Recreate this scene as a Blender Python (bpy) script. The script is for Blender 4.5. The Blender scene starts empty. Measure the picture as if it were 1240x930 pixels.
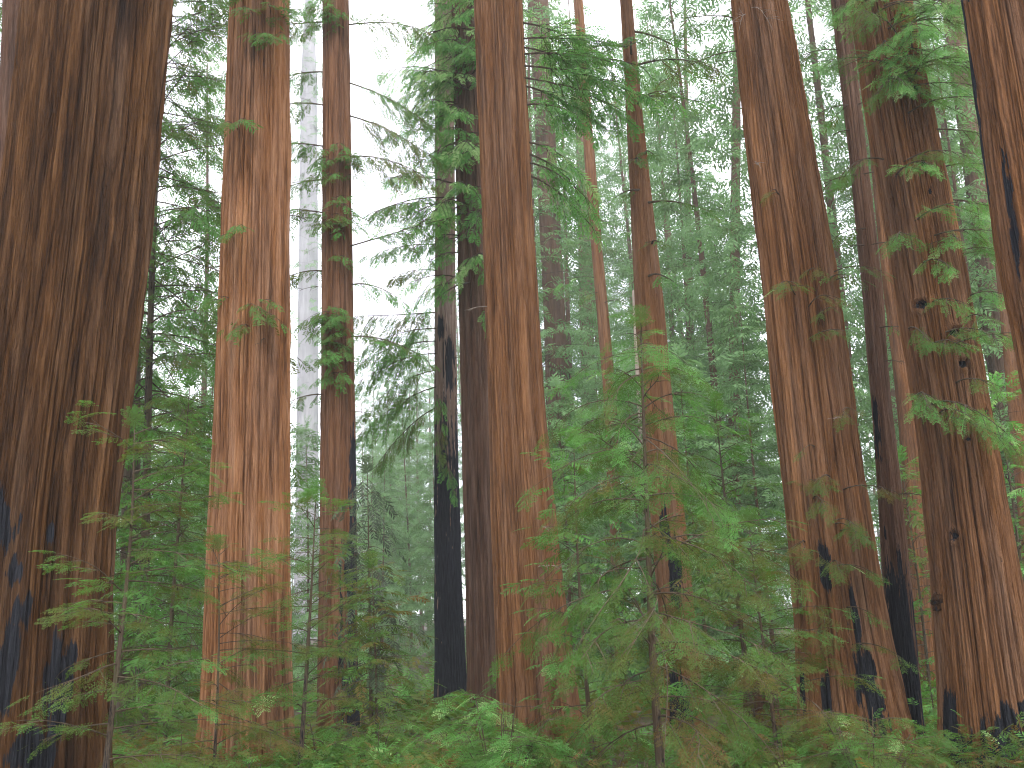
import bpy, math, random
import numpy as np

scene = bpy.context.scene
COL = scene.collection
R_ = math.radians
PI = math.pi

# ------------------------------------------------------------------ camera
F = 1240.0                       # focal length in photo pixels (photo is 1240 x 930)
PITCH, ROLL = R_(15.0), R_(-2.4)
CAM = np.array([0.0, 0.0, 1.65])
fw = np.array([0, math.cos(PITCH), math.sin(PITCH)])
rt0 = np.array([1.0, 0, 0]); up0 = np.cross(rt0, fw)
rt = rt0 * math.cos(ROLL) + up0 * math.sin(ROLL)
up = -rt0 * math.sin(ROLL) + up0 * math.cos(ROLL)

def unproj(x, y, Y):
    """point on the vertical plane at distance Y seen at photo pixel x, y, and metres per pixel there"""
    d = fw * F + rt * (x - 620.0) + up * (465.0 - y)
    t = Y / d[1]
    return CAM + d * t, t

cam = bpy.data.cameras.new('camera')
cam.sensor_width = 36.0; cam.lens = F / 1240 * 36.0
cam.clip_start = 0.1; cam.clip_end = 2000
co = bpy.data.objects.new('camera', cam); COL.objects.link(co)
import mathutils
M = mathutils.Matrix((( rt[0], up[0], -fw[0], CAM[0]), (rt[1], up[1], -fw[1], CAM[1]),
                      (rt[2], up[2], -fw[2], CAM[2]), (0, 0, 0, 1)))
co.matrix_world = M
scene.camera = co

# ------------------------------------------------------------------ ground height
def gz(x, y):
    x = np.asarray(x, float); y = np.asarray(y, float)
    h = 0.16 * np.sin(x * 0.31 + 1.0) * np.cos(y * 0.23) + 0.10 * np.sin(x * 0.9 + y * 0.7)
    return h + 0.055 * np.maximum(0, y - 45) + 0.0

# ------------------------------------------------------------------ noise
_T = np.random.RandomState(5).rand(256, 256)
def vn(u, v, nu, seed=0):
    """value noise, periodic in u with period nu (integer)"""
    u = np.asarray(u, float); v = np.asarray(v, float)
    iu = np.floor(u).astype(int); iv = np.floor(v).astype(int)
    fu = u - iu; fv = v - iv
    fu = fu * fu * (3 - 2 * fu); fv = fv * fv * (3 - 2 * fv)
    so, sp = (seed * 37) % 256, (seed * 91) % 256
    a = ((iu % nu) + so) % 256; b = (((iu + 1) % nu) + so) % 256
    c = (iv + sp) % 256; d = (iv + 1 + sp) % 256
    return (_T[a, c] * (1 - fu) + _T[b, c] * fu) * (1 - fv) + (_T[a, d] * (1 - fu) + _T[b, d] * fu) * fv

def smooth(a, b, x):
    t = np.clip((x - a) / (b - a), 0, 1)
    return t * t * (3 - 2 * t)

# ------------------------------------------------------------------ tagging
def tag(o, label=None, cat=None, group=None, kind=None):
    if label: o['label'] = label
    if cat: o['category'] = cat
    if group: o['group'] = group
    if kind: o['kind'] = kind
    return o

def thing(name, loc, label, cat, group=None):
    o = bpy.data.objects.new(name, None); COL.objects.link(o)
    o.empty_display_size = 0.3
    o.location = loc
    return tag(o, label, cat, group)

# ------------------------------------------------------------------ mesh collector (all quads)
class MB:
    def __init__(self):
        self.V = []; self.Q = []; self.T = []; self.MI = []; self.n = 0
    def add(self, V, Q, tint, mi=0):
        V = np.asarray(V, float).reshape(-1, 3); Q = np.asarray(Q, int).reshape(-1, 4)
        self.V.append(V); self.Q.append(Q + self.n)
        self.T.append(np.broadcast_to(np.asarray(tint, float), (len(V),)).copy())
        self.MI.append(np.full(len(Q), mi, int)); self.n += len(V)
    def tube(self, P, r, sides=5, tint=0.5, mi=0):
        P = np.asarray(P, float); n = len(P)
        r = np.broadcast_to(np.asarray(r, float), (n,))
        Tn = np.gradient(P, axis=0); Tn /= np.linalg.norm(Tn, axis=1)[:, None] + 1e-9
        ref = np.array([0, 0, 1.0]) if abs(Tn[n // 2][2]) < 0.8 else np.array([1.0, 0, 0])
        A = np.cross(Tn, ref); A /= np.linalg.norm(A, axis=1)[:, None] + 1e-9
        B = np.cross(Tn, A)
        ang = np.arange(sides) / sides * 2 * PI
        V = P[:, None, :] + r[:, None, None] * (A[:, None, :] * np.cos(ang)[None, :, None] + B[:, None, :] * np.sin(ang)[None, :, None])
        i = np.arange(n - 1)[:, None]; j = np.arange(sides)[None, :]; k = (j + 1) % sides
        Q = np.stack([i * sides + j, i * sides + k, (i + 1) * sides + k, (i + 1) * sides + j], -1).reshape(-1, 4)
        self.add(V.reshape(-1, 3), Q, tint, mi)
    def sprays(self, P, X, Z, S, tint, tmpl, mi=1):
        P = np.asarray(P, float)
        if len(P) == 0: return
        X = np.asarray(X, float); Z = np.asarray(Z, float); S = np.asarray(S, float); tint = np.asarray(tint, float)
        X = X / (np.linalg.norm(X, axis=1)[:, None] + 1e-9)
        Yv = np.cross(Z, X); Yv /= np.linalg.norm(Yv, axis=1)[:, None] + 1e-9
        Zv = np.cross(X, Yv)
        TV, TQ, TT = tmpl
        V = P[:, None, :] + S[:, None, None] * (TV[None, :, 0:1] * X[:, None, :] + TV[None, :, 1:2] * Yv[:, None, :] + TV[None, :, 2:3] * Zv[:, None, :])
        m = len(P); nv = len(TV)
        Q = (TQ[None, :, :] + (np.arange(m) * nv)[:, None, None]).reshape(-1, 4)
        T = np.clip(tint[:, None] + TT[None, :], 0, 1).reshape(-1)
        self.add(V.reshape(-1, 3), Q, T, mi)
    def mesh(self, name, mats, origin=(0, 0, 0), smooth_shade=False):
        V = np.concatenate(self.V) - np.asarray(origin, float); Q = np.concatenate(self.Q)
        return mesh_from(name, V, Q, mats, np.concatenate(self.MI), {'tint': np.concatenate(self.T)}, smooth_shade)

def mesh_from(name, V, Q, mats, MI=None, attrs=None, smooth_shade=True):
    me = bpy.data.meshes.new(name)
    me.vertices.add(len(V)); me.vertices.foreach_set('co', V.astype(np.float32).ravel())
    me.loops.add(len(Q) * 4); me.loops.foreach_set('vertex_index', Q.astype(np.int32).ravel())
    me.polygons.add(len(Q)); me.polygons.foreach_set('loop_start', (np.arange(len(Q)) * 4).astype(np.int32))
    if MI is not None: me.polygons.foreach_set('material_index', MI.astype(np.int32))
    me.polygons.foreach_set('use_smooth', np.full(len(Q), smooth_shade, bool))
    for k, a in (attrs or {}).items():
        at = me.attributes.new(k, 'FLOAT', 'POINT'); at.data.foreach_set('value', a.astype(np.float32))
    for m in mats: me.materials.append(m)
    me.update(calc_edges=True)
    return me

def link(name, me, parent=None):
    o = bpy.data.objects.new(name, me); COL.objects.link(o)
    if parent is not None: o.parent = parent
    return o

# ------------------------------------------------------------------ materials
def new_mat(name):
    m = bpy.data.materials.new(name); m.use_nodes = True
    nt = m.node_tree
    for n in list(nt.nodes): nt.nodes.remove(n)
    return m, nt
def N(nt, t, **kw):
    n = nt.nodes.new(t)
    for k, v in kw.items(): setattr(n, k, v)
    return n
def ramp(nt, stops, interp='LINEAR'):
    r = N(nt, 'ShaderNodeValToRGB'); cr = r.color_ramp; cr.interpolation = interp
    while len(cr.elements) < len(stops): cr.elements.new(0.5)
    for e, (p, c) in zip(cr.elements, stops):
        e.position = p; e.color = (c[0], c[1], c[2], 1)
    return r

def bark_mat(name, dark, mid, light, moss=0.0, bump=0.5, fib=1.0):
    m, nt = new_mat(name); L = nt.links.new
    out = N(nt, 'ShaderNodeOutputMaterial'); bs = N(nt, 'ShaderNodeBsdfPrincipled')
    L(bs.outputs[0], out.inputs[0])
    bs.inputs['Roughness'].default_value = 0.92; bs.inputs['Specular IOR Level'].default_value = 0.04
    tc = N(nt, 'ShaderNodeTexCoord')
    mp = N(nt, 'ShaderNodeMapping'); mp.inputs['Scale'].default_value = (11 * fib, 11 * fib, 0.32); L(tc.outputs['Object'], mp.inputs[0])
    n1 = N(nt, 'ShaderNodeTexNoise'); n1.inputs['Scale'].default_value = 1.3; n1.inputs['Detail'].default_value = 6; n1.inputs['Roughness'].default_value = 0.65
    L(mp.outputs[0], n1.inputs['Vector'])
    mp2 = N(nt, 'ShaderNodeMapping'); mp2.inputs['Scale'].default_value = (60 * fib, 60 * fib, 2.2); L(tc.outputs['Object'], mp2.inputs[0])
    n2 = N(nt, 'ShaderNodeTexNoise'); n2.inputs['Scale'].default_value = 1.0; n2.inputs['Detail'].default_value = 4; L(mp2.outputs[0], n2.inputs['Vector'])
    tone = N(nt, 'ShaderNodeAttribute', attribute_name='tint')
    a = N(nt, 'ShaderNodeMath', operation='MULTIPLY_ADD'); L(n1.outputs[0], a.inputs[0]); a.inputs[1].default_value = 0.6; a.inputs[2].default_value = -0.3
    b = N(nt, 'ShaderNodeMath', operation='ADD'); L(a.outputs[0], b.inputs[0]); L(tone.outputs['Fac'], b.inputs[1])
    n5 = N(nt, 'ShaderNodeTexNoise'); n5.inputs['Scale'].default_value = 28; n5.inputs['Detail'].default_value = 4; n5.inputs['Roughness'].default_value = 0.7
    mp5 = N(nt, 'ShaderNodeMapping'); mp5.inputs['Scale'].default_value = (1.6, 1.6, 0.35); L(tc.outputs['Object'], mp5.inputs[0]); L(mp5.outputs[0], n5.inputs['Vector'])
    c = N(nt, 'ShaderNodeMath', operation='MULTIPLY_ADD'); L(n2.outputs[0], c.inputs[0]); c.inputs[1].default_value = 0.8; L(b.outputs[0], c.inputs[2])
    d = N(nt, 'ShaderNodeMath', operation='SUBTRACT'); L(c.outputs[0], d.inputs[0]); d.inputs[1].default_value = 0.40
    cr = ramp(nt, [(0.0, dark), (0.45, mid), (0.95, light)]); L(d.outputs[0], cr.inputs[0])
    col = cr.outputs[0]
    # patchy hue shift over metres: weathered grey and fresh cinnamon
    n3 = N(nt, 'ShaderNodeTexNoise'); n3.inputs['Scale'].default_value = 0.9; n3.inputs['Detail'].default_value = 3
    mp3 = N(nt, 'ShaderNodeMapping'); mp3.inputs['Scale'].default_value = (5, 5, 0.35); L(tc.outputs['Object'], mp3.inputs[0]); L(mp3.outputs[0], n3.inputs['Vector'])
    gr = ramp(nt, [(0.40, (0, 0, 0)), (0.75, (0.7, 0.7, 0.7))]); L(n3.outputs[0], gr.inputs[0])
    mx = N(nt, 'ShaderNodeMix', data_type='RGBA'); L(gr.outputs[0], mx.inputs[0])
    hs = N(nt, 'ShaderNodeHueSaturation'); hs.inputs['Saturation'].default_value = 0.72; hs.inputs['Value'].default_value = 0.86; L(col, hs.inputs['Color'])
    L(col, mx.inputs[6]); L(hs.outputs[0], mx.inputs[7]); col = mx.outputs[2]
    if moss > 0:
        n4 = N(nt, 'ShaderNodeTexNoise'); n4.inputs['Scale'].default_value = 1.4; n4.inputs['Detail'].default_value = 5
        L(tc.outputs['Object'], n4.inputs['Vector'])
        mr = ramp(nt, [(0.5, (0, 0, 0)), (0.66, (moss, moss, moss))]); L(n4.outputs[0], mr.inputs[0])
        mm = N(nt, 'ShaderNodeMix', data_type='RGBA'); L(mr.outputs[0], mm.inputs[0]); L(col, mm.inputs[6]); mm.inputs[7].default_value = (0.11, 0.12, 0.045, 1); col = mm.outputs[2]
    # fire scars
    ch = N(nt, 'ShaderNodeAttribute', attribute_name='char')
    e = N(nt, 'ShaderNodeMath', operation='MULTIPLY_ADD'); L(n1.outputs[0], e.inputs[0]); e.inputs[1].default_value = 1.35; e.inputs[2].default_value = -0.675
    f = N(nt, 'ShaderNodeMath', operation='ADD'); e2 = N(nt, 'ShaderNodeMath', operation='MULTIPLY_ADD'); L(n5.outputs[0], e2.inputs[0]); e2.inputs[1].default_value = 0.7; L(e.outputs[0], e2.inputs[2])
    e3 = N(nt, 'ShaderNodeMath', operation='SUBTRACT'); L(e2.outputs[0], e3.inputs[0]); e3.inputs[1].default_value = 0.35
    L(e3.outputs[0], f.inputs[0]); L(ch.outputs['Fac'], f.inputs[1])
    cm = ramp(nt, [(0.10, (0, 0, 0)), (0.20, (1, 1, 1))]); L(f.outputs[0], cm.inputs[0])
    cc = ramp(nt, [(0.3, (0.010, 0.011, 0.015)), (0.75, (0.040, 0.043, 0.052))]); L(n2.outputs[0], cc.inputs[0])
    mc = N(nt, 'ShaderNodeMix', data_type='RGBA'); L(cm.outputs[0], mc.inputs[0]); L(col, mc.inputs[6]); L(cc.outputs[0], mc.inputs[7])
    L(mc.outputs[2], bs.inputs['Base Color'])
    bp = N(nt, 'ShaderNodeBump'); bp.inputs['Strength'].default_value = 0.9; bp.inputs['Distance'].default_value = 0.06
    g = N(nt, 'ShaderNodeMath', operation='ADD'); L(n2.outputs[0], g.inputs[0]); L(n5.outputs[0], g.inputs[1])
    L(g.outputs[0], bp.inputs['Height']); L(bp.outputs[0], bs.inputs['Normal'])
    return m

def twig_mat(name, c1, c2):
    m, nt = new_mat(name); L = nt.links.new
    out = N(nt, 'ShaderNodeOutputMaterial'); bs = N(nt, 'ShaderNodeBsdfPrincipled'); L(bs.outputs[0], out.inputs[0])
    bs.inputs['Roughness'].default_value = 0.9; bs.inputs['Specular IOR Level'].default_value = 0.06
    tc = N(nt, 'ShaderNodeTexCoord'); n1 = N(nt, 'ShaderNodeTexNoise'); n1.inputs['Scale'].default_value = 14; n1.inputs['Detail'].default_value = 3
    L(tc.outputs['Object'], n1.inputs['Vector'])
    cr = ramp(nt, [(0.3, c1), (0.7, c2)]); L(n1.outputs[0], cr.inputs[0]); L(cr.outputs[0], bs.inputs['Base Color'])
    return m

def leaf_mat(name, stops, trans=0.48, spec=0.14, rough=0.5):
    m, nt = new_mat(name); L = nt.links.new
    out = N(nt, 'ShaderNodeOutputMaterial'); bs = N(nt, 'ShaderNodeBsdfPrincipled')
    at = N(nt, 'ShaderNodeAttribute', attribute_name='tint')
    cr = ramp(nt, stops); L(at.outputs['Fac'], cr.inputs[0])
    L(cr.outputs[0], bs.inputs['Base Color']); bs.inputs['Roughness'].default_value = rough; bs.inputs['Specular IOR Level'].default_value = spec
    tr = N(nt, 'ShaderNodeBsdfTranslucent')
    hs = N(nt, 'ShaderNodeHueSaturation'); hs.inputs['Hue'].default_value = 0.49; hs.inputs['Saturation'].default_value = 1.1; hs.inputs['Value'].default_value = 1.3
    L(cr.outputs[0], hs.inputs['Color']); L(hs.outputs[0], tr.inputs['Color'])
    mx = N(nt, 'ShaderNodeMixShader'); mx.inputs[0].default_value = trans
    L(bs.outputs[0], mx.inputs[1]); L(tr.outputs[0], mx.inputs[2]); L(mx.outputs[0], out.inputs[0])
    return m

LEAF_STOPS = [(0.0, (0.165, 0.095, 0.036)), (0.14, (0.145, 0.115, 0.032)), (0.32, (0.090, 0.125, 0.027)),
              (0.58, (0.078, 0.180, 0.040)), (0.85, (0.115, 0.310, 0.072)), (1.0, (0.31, 0.46, 0.18))]
HAZY_STOPS = [(0.0, (0.13, 0.11, 0.06)), (0.30, (0.10, 0.155, 0.060)), (0.60, (0.12, 0.225, 0.090)), (1.0, (0.21, 0.35, 0.16))]
M_LEAF = leaf_mat('needle_foliage', LEAF_STOPS)
M_HAZY = leaf_mat('haze_paled_foliage', HAZY_STOPS, trans=0.48)  # background foliage, distance haze mixed into its paler grey-green colours
M_MOSS = leaf_mat('grey_hanging_foliage', [(0.0, (0.05, 0.045, 0.04)), (0.5, (0.07, 0.095, 0.06)), (1.0, (0.11, 0.16, 0.08))], trans=0.25)
M_TWIG = twig_mat('twig_bark', (0.045, 0.032, 0.022), (0.11, 0.085, 0.06))
M_PALE = twig_mat('dead_twig', (0.16, 0.13, 0.11), (0.34, 0.29, 0.25))
M_THIN = bark_mat('grey_brown_bark', (0.05, 0.035, 0.025), (0.105, 0.075, 0.05), (0.20, 0.155, 0.115), moss=0.5)
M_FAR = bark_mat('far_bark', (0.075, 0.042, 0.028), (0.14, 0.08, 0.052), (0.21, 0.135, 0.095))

# ------------------------------------------------------------------ spray templates (unit length along x)
def make_template(lod, seed):
    rg = np.random.RandomState(seed); V = []; Q = []; T = []
    def kite(p, d, ln, w, tz=0.0, t=0.0):
        d = np.asarray(d, float); d /= np.linalg.norm(d); s = np.array([-d[1], d[0], rg.uniform(-0.5, 0.5)])
        p = np.asarray(p, float); k = len(V)
        mid = p + d * ln * 0.45
        V.extend([p, mid + s * w * 0.5 + [0, 0, tz], p + d * ln + [0, 0, 2.2 * tz - 0.05 * ln], mid - s * w * 0.5 + [0, 0, tz]])
        Q.append([k, k + 1, k + 2, k + 3]); T.extend([t - 0.03, t, t + 0.08, t])
    def zz(x, y): return -0.16 * x * x - 0.30 * y * y
    if lod == 0: n, m = 11, 5
    elif lod == 1: n, m = 11, 0
    else: n, m = 7, 0
    for i in range(n):
        x = 0.06 + 0.86 * i / (n - 1); sd = 1 if i % 2 else -1
        a = sd * R_(rg.uniform(40, 58)); ln = (0.46 * (1 - 0.72 * x) + 0.07) * rg.uniform(0.8, 1.2)
        d = np.array([math.cos(a), math.sin(a), 0.0]); t = rg.uniform(-0.08, 0.08)
        if lod == 0:
            for q in range(m):
                s = ln * (0.12 + 0.8 * q / (m - 1)); p = np.array([x, 0, 0]) + d * s; p[2] = zz(p[0], p[1])
                for e in (1, -1):
                    b = a + e * R_(52); kite(p, [math.cos(b), math.sin(b), -0.12], 0.088 * rg.uniform(0.8, 1.2), 0.036, 0, t)
            p = np.array([x, 0, 0]) + d * ln; p[2] = zz(p[0], p[1]); kite(p, d, 0.07, 0.040, 0, t)
        elif lod == 1:
            p = np.array([x, 0, zz(x, 0)]); kite(p, [d[0], d[1], -0.15], ln * 1.05, 0.092, -0.01, t)
        else:
            p = np.array([x, 0, zz(x, 0)]); kite(p, [d[0], d[1], -0.2], ln * 1.15, 0.14, -0.015, t)
    kite([0.88, 0, zz(0.88, 0)], [1, 0, -0.3], 0.16, 0.05)
    k = len(V); w = 0.008
    V.extend([[0, -w, 0], [0.95, -w * 0.3, zz(0.95, 0)], [0.95, w * 0.3, zz(0.95, 0)], [0, w, 0]]); Q.append([k, k + 1, k + 2, k + 3]); T.extend([-0.15] * 4)
    return np.array(V, float), np.array(Q, int), np.array(T, float)
TM = [make_template(0, 1), make_template(1, 2), make_template(2, 3)]

# ------------------------------------------------------------------ a bough with side twigs and flat sprays
def rotz(v, a):
    c, s = math.cos(a), math.sin(a)
    return np.array([v[0] * c - v[1] * s, v[0] * s + v[1] * c, v[2]])

def bough(mb, rg, P, az, L, elev=0.1, droop=0.25, r0=0.02, spacing=0.22, side=0.35, spray=0.4, lod=1,
          tint=(0.35, 0.75), hang=0.25, keep=0.85, t0=0.18, wig=0.05, wood=True, leafmi=1, tip_up=0.0, sheen=0.3, leaf_mb=None):
    h = np.array([math.cos(az), math.sin(az), 0.0])
    n = 8; t = np.linspace(0, 1, n)
    ph = rg.uniform(0, 6.28)
    lat = wig * L * np.sin(t * rg.uniform(2, 5) + ph) - wig * L * math.sin(ph)
    sv = np.array([-h[1], h[0], 0])
    pts = np.asarray(P, float)[None] + h[None] * (L * t * math.cos(elev))[:, None] + sv[None] * (lat * t)[:, None]
    pts[:, 2] += L * (math.sin(elev) * t - droop * t ** 2 + tip_up * t ** 4)
    if wood: mb.tube(pts, r0 * (1 - 0.82 * t), 5 if lod < 2 else 3, rg.uniform(0.2, 0.7), 0)
    SP, SX, SZ, SS, ST = [], [], [], [], []
    base = rg.uniform(tint[0], tint[1])
    m = max(3, int(L * (1 - t0) / spacing))
    for i in range(m):
        ti = t0 + (1 - t0) * (i + rg.uniform(0, 0.9)) / m
        if rg.rand() > keep: continue
        p = np.array([np.interp(ti, t, pts[:, k]) for k in range(3)])
        j = min(n - 2, int(ti * (n - 1))); tg = pts[j + 1] - pts[j]; tg /= np.linalg.norm(tg)
        sd = 1 if i % 2 else -1
        d = rotz(tg, sd * R_(rg.uniform(38, 72)) * (1 - 0.4 * ti)); d[2] -= hang * rg.uniform(0.1, 0.8); d /= np.linalg.norm(d)
        ls = L * side * (1.1 - ti) ** 0.6 * rg.uniform(0.6, 1.2)
        k = int(ls / (spray * 0.5))
        if k >= 1 and wood and lod < 2:
            q = np.linspace(0, 1, 4)[:, None]; tw = p + d * ls * q; tw[:, 2] -= hang * 0.3 * ls * q[:, 0] ** 2
            mb.tube(tw, np.array([0.35, 0.28, 0.2, 0.08]) * r0 + 0.002, 3, 0.4, 0)
        for u in range(k + 1):
            s = (u + 0.2) / (k + 1); pp = p + d * ls * s; pp[2] -= hang * 0.3 * ls * s * s
            dd = rotz(d, rg.uniform(0.35, 0.95) * (1 if u % 2 else -1)) if u < k else d
            dd = dd + np.array([0, 0, -hang * rg.uniform(0, 1.0)])
            SP.append(pp); SX.append(dd)
            SZ.append(np.array([rg.normal(0, 0.42), rg.normal(0, 0.42), 1.0]) if hang < 1 else rg.normal(0, 1, 3))
            SS.append(spray * rg.uniform(0.65, 1.2)); ST.append(base + rg.normal(0, 0.09) + (sheen * rg.rand() if rg.rand() < 0.08 else 0))  # sky sheen painted in: a few random sprays get a paler tint
    SP.append(pts[-1]); SX.append(pts[-1] - pts[-2]); SZ.append(np.array([0, 0, 1.0])); SS.append(spray); ST.append(base + 0.08)
    if leaf_mb is not None: leaf_mb.sprays(SP, SX, SZ, SS, ST, TM[lod], 0)
    else: mb.sprays(SP, SX, SZ, SS, ST, TM[lod], leafmi)
    return pts

def dead_branch(mb, rg, P, az, L, elev, droop, r0, twigs=5, mi=0):
    h = np.array([math.cos(az), math.sin(az), 0.0]); t = np.linspace(0, 1, 9)
    sv = np.array([-h[1], h[0], 0])
    pts = np.asarray(P, float)[None] + h[None] * (L * t * math.cos(elev))[:, None]
    pts[:, 2] += L * (math.sin(elev) * t - droop * t ** 2); pts += rg.normal(0, 0.012 * L, pts.shape) * t[:, None]
    mb.tube(pts, r0 * (1 - 0.8 * t), 5, 0.5, mi)
    for i in range(twigs):
        k = rg.randint(2, 8); d = rotz(h, rg.uniform(-1.1, 1.1)); ln = L * rg.uniform(0.15, 0.4)
        q = np.linspace(0, 1, 5)[:, None]; tw = pts[k] + d * ln * q; tw[:, 2] += ln * (rg.uniform(-0.4, 0.3) * q[:, 0] - 0.3 * q[:, 0] ** 2)
        tw += rg.normal(0, 0.02 * ln, tw.shape) * q
        mb.tube(tw, r0 * 0.4 * (1 - 0.75 * q[:, 0]) + 0.0015, 3, 0.5, mi)
    return pts

# ------------------------------------------------------------------ big redwood trunks
def big_trunk(rows, Y, n1=36, n2=95, depth=0.06, burns=(), knots=(), seed=0, nth=300, dz=0.06, ztop=34.0, spiral=0.0,
              tone_amp=0.5, tone_off=0.5, flare=0.35, pale_above=None, tip=0.3):
    """rows: (photo y, x left, x right).  Returns V, Q, attrs, base location, placer(px, py) -> surface point"""
    Z = []; X = []; R = []
    for (y, xl, xr) in rows:
        p, t = unproj((xl + xr) / 2, y, Y)
        Z.append(p[2]); X.append(p[0]); R.append((xr - xl) / 2 * t * 0.985)
    o = np.argsort(Z); Z = np.array(Z)[o]; X = np.array(X)[o]; R = np.array(R)[o]
    zb = float(gz(X[0], Y)) - 0.5
    def ext(A, z, up_):
        if up_: s = (A[-1] - A[0]) / (Z[-1] - Z[0]); return A[-1] + s * (z - Z[-1])
        s = (A[1] - A[0]) / (Z[1] - Z[0]); return A[0] + s * (z - Z[0])
    xt = ext(X, ztop, True); rtp = max(0.3 * R[-1], ext(R, ztop, True)) if tip > 0.2 else tip * R[-1]
    xb = ext(X, zb, False) if Z[0] > zb else X[0]; rb = max(R[0], ext(R, zb, False)) if Z[0] > zb else R[0]
    Zs = np.concatenate([[min(zb, Z[0] - 0.01)], Z, [ztop]]); Xs = np.concatenate([[xb], X, [xt]]); Rs = np.concatenate([[rb], R, [rtp]])
    zvis = CAM[2] + Y * 0.86
    zz = np.concatenate([np.arange(zb, min(zvis, ztop), dz), np.linspace(min(zvis, ztop), ztop, 24)[1 if zvis < ztop else 24:]])
    # light smoothing of the profile
    def prof(A):
        return sum(np.interp(zz + k, Zs, A) for k in (-0.5, -0.25, 0, 0.25, 0.5)) / 5.0
    ax = prof(Xs); rr = prof(Rs)
    th = np.arange(nth) / nth * 2 * PI
    ZZ, TH = np.meshgrid(zz, th, indexing='ij'); RR = rr[:, None]
    u = TH / (2 * PI)
    zs = ZZ + seed * 13.7
    warp = 0.9 * (vn(u * 12, zs * 0.10, 12, seed) - 0.5) + 0.5 * (vn(u * 26, zs * 0.30, 26, seed + 1) - 0.5) + 0.22 * (vn(u * 60, zs * 1.3, 60, seed + 2) - 0.5)
    wid = 2.2 * (vn(u * 17, u * 0 + 7.7, 17, seed + 21) - 0.5) + 1.5 * (vn(u * 31, u * 0 + 2.2, 31, seed + 22) - 0.5)
    a1 = u * n1 + wid + warp + spiral * ZZ * n1 / 40.0
    id1 = np.floor(a1).astype(int); f1 = a1 - id1
    raise1 = vn((id1 % n1) + 0.5, zs * 0.55, n1, seed + 3)
    raise1b = vn((id1 % n1) + 0.5, zs * 1.7, n1, seed + 13)
    p1 = 1 - np.abs(2 * f1 - 1) ** 4.0
    a2 = u * n2 + 1.8 * wid + 1.3 * warp + spiral * ZZ * n2 / 40.0 + 0.6 * (vn(u * 80, zs * 2.1, 80, seed + 4) - 0.5)
    id2 = np.floor(a2).astype(int); f2 = a2 - id2
    r2 = vn((id2 % min(n2, 251)) + 0.5, zs * 0.9, min(n2, 251), seed + 5)
    p2 = 1 - np.abs(2 * f2 - 1) ** 1.8
    fine = vn(u * 200, zs * 3.0, 200, seed + 6)
    hgt = 1.3 * depth * (p1 * (0.35 + 0.65 * raise1) + 0.25 * (raise1b - 0.5) + 0.42 * p2 * (0.3 + 0.7 * r2) + 0.22 * (fine - 0.5) - 0.75)
    hgt = np.maximum(hgt, -2.0 * depth)
    fl = flare * np.exp(-np.maximum(0, ZZ - zb - 0.5) / 0.7)
    lobes = 0.4 + 0.9 * vn(u * 7, ZZ * 0 + 3.3, 7, seed + 7)
    rad = RR * (1 + fl * lobes * 0.5) * (1 + 0.035 * (vn(u * 5, zs * 0.2, 5, seed + 8) - 0.5)) + hgt
    tone = np.clip(tone_off + tone_amp * ((raise1 - 0.5) * 0.35 + (r2 - 0.5) * 0.85 + (fine - 0.5) * 0.35), 0, 1)
    char = np.full(ZZ.shape, -1.0)
    beta = np.arctan2(ax - CAM[0], Y - CAM[1])[:, None]
    PH = TH - PI                                    # 0 faces the viewer side, seam at the back
    def locate(px, py):
        p, t = unproj(px, py, Y); k = np.interp(p[2], zz, ax); r = np.interp(p[2], zz, rr)
        return float(np.arcsin(np.clip((p[0] - k) / r, -0.98, 0.98))), p[2], t, r
    for (px, py, rx, ry) in burns:
        f0, z0, t, r = locate(px, py)
        jx = (0.9 * (vn(u * 60, zs * 1.6, 60, seed + 9) - 0.5) + 0.8 * (vn(u * 60, zs * 5.0, 60, seed + 19) - 0.5)) * rx * t
        d = np.sqrt(((PH - f0) * r / (rx * t) + jx / (rx * t)) ** 2 + ((ZZ - z0) / (ry * t)) ** 2)
        char = np.maximum(char, np.clip(1.0 - d, -1, 0.6))
    char = np.where(char > -0.99, char + 0.35 * (r2 - 0.5) + 0.3 * (raise1 - 0.5), -1.6)
    for (px, py, rx, ry) in knots:
        f0, z0, t, r = locate(px, py)
        d = np.sqrt(((PH - f0) * r / (rx * t)) ** 2 + ((ZZ - z0) / (ry * t)) ** 2)
        rad = rad + rx * t * (0.45 * np.exp(-(d - 1.1) ** 2 * 5) - 0.9 * np.exp(-d ** 2 * 2.2))
        char = np.maximum(char, 0.62 - 0.75 * d)
    if pale_above is not None:
        _, z0, t, r = locate(rows[0][1], pale_above)
        tone = np.clip(tone + 0.5 * smooth(z0 - 0.8, z0 + 0.8, ZZ), 0, 1)
    cx = -np.sin(beta); cy = -np.cos(beta); ex = np.cos(beta); ey = -np.sin(beta)
    VX = ax[:, None] + rad * (cx * np.cos(PH) + ex * np.sin(PH)); VY = Y + rad * (cy * np.cos(PH) + ey * np.sin(PH))
    loc = np.array([float(np.interp(zb + 0.5, zz, ax)), Y, zb + 0.5])
    V = np.stack([VX, VY, ZZ], -1).reshape(-1, 3) - loc
    nz = len(zz); i = np.arange(nz - 1)[:, None]; j = np.arange(nth)[None, :]; k = (j + 1) % nth
    Q = np.stack([i * nth + j, i * nth + k, (i + 1) * nth + k, (i + 1) * nth + j], -1).reshape(-1, 4)
    def place(px, py, out=0.0):
        f0, z0, t, r = locate(px, py); b = float(np.arctan2(np.interp(z0, zz, ax), Y)); x0 = float(np.interp(z0, zz, ax))
        c, s = math.cos(f0), math.sin(f0); r = r * (0.93 + out)
        return np.array([x0 + r * (-math.sin(b) * c + math.cos(b) * s), Y + r * (-math.cos(b) * c - math.sin(b) * s), z0]), t
    return V, Q, {'tint': tone.ravel(), 'char': char.ravel()}, loc, place

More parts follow.
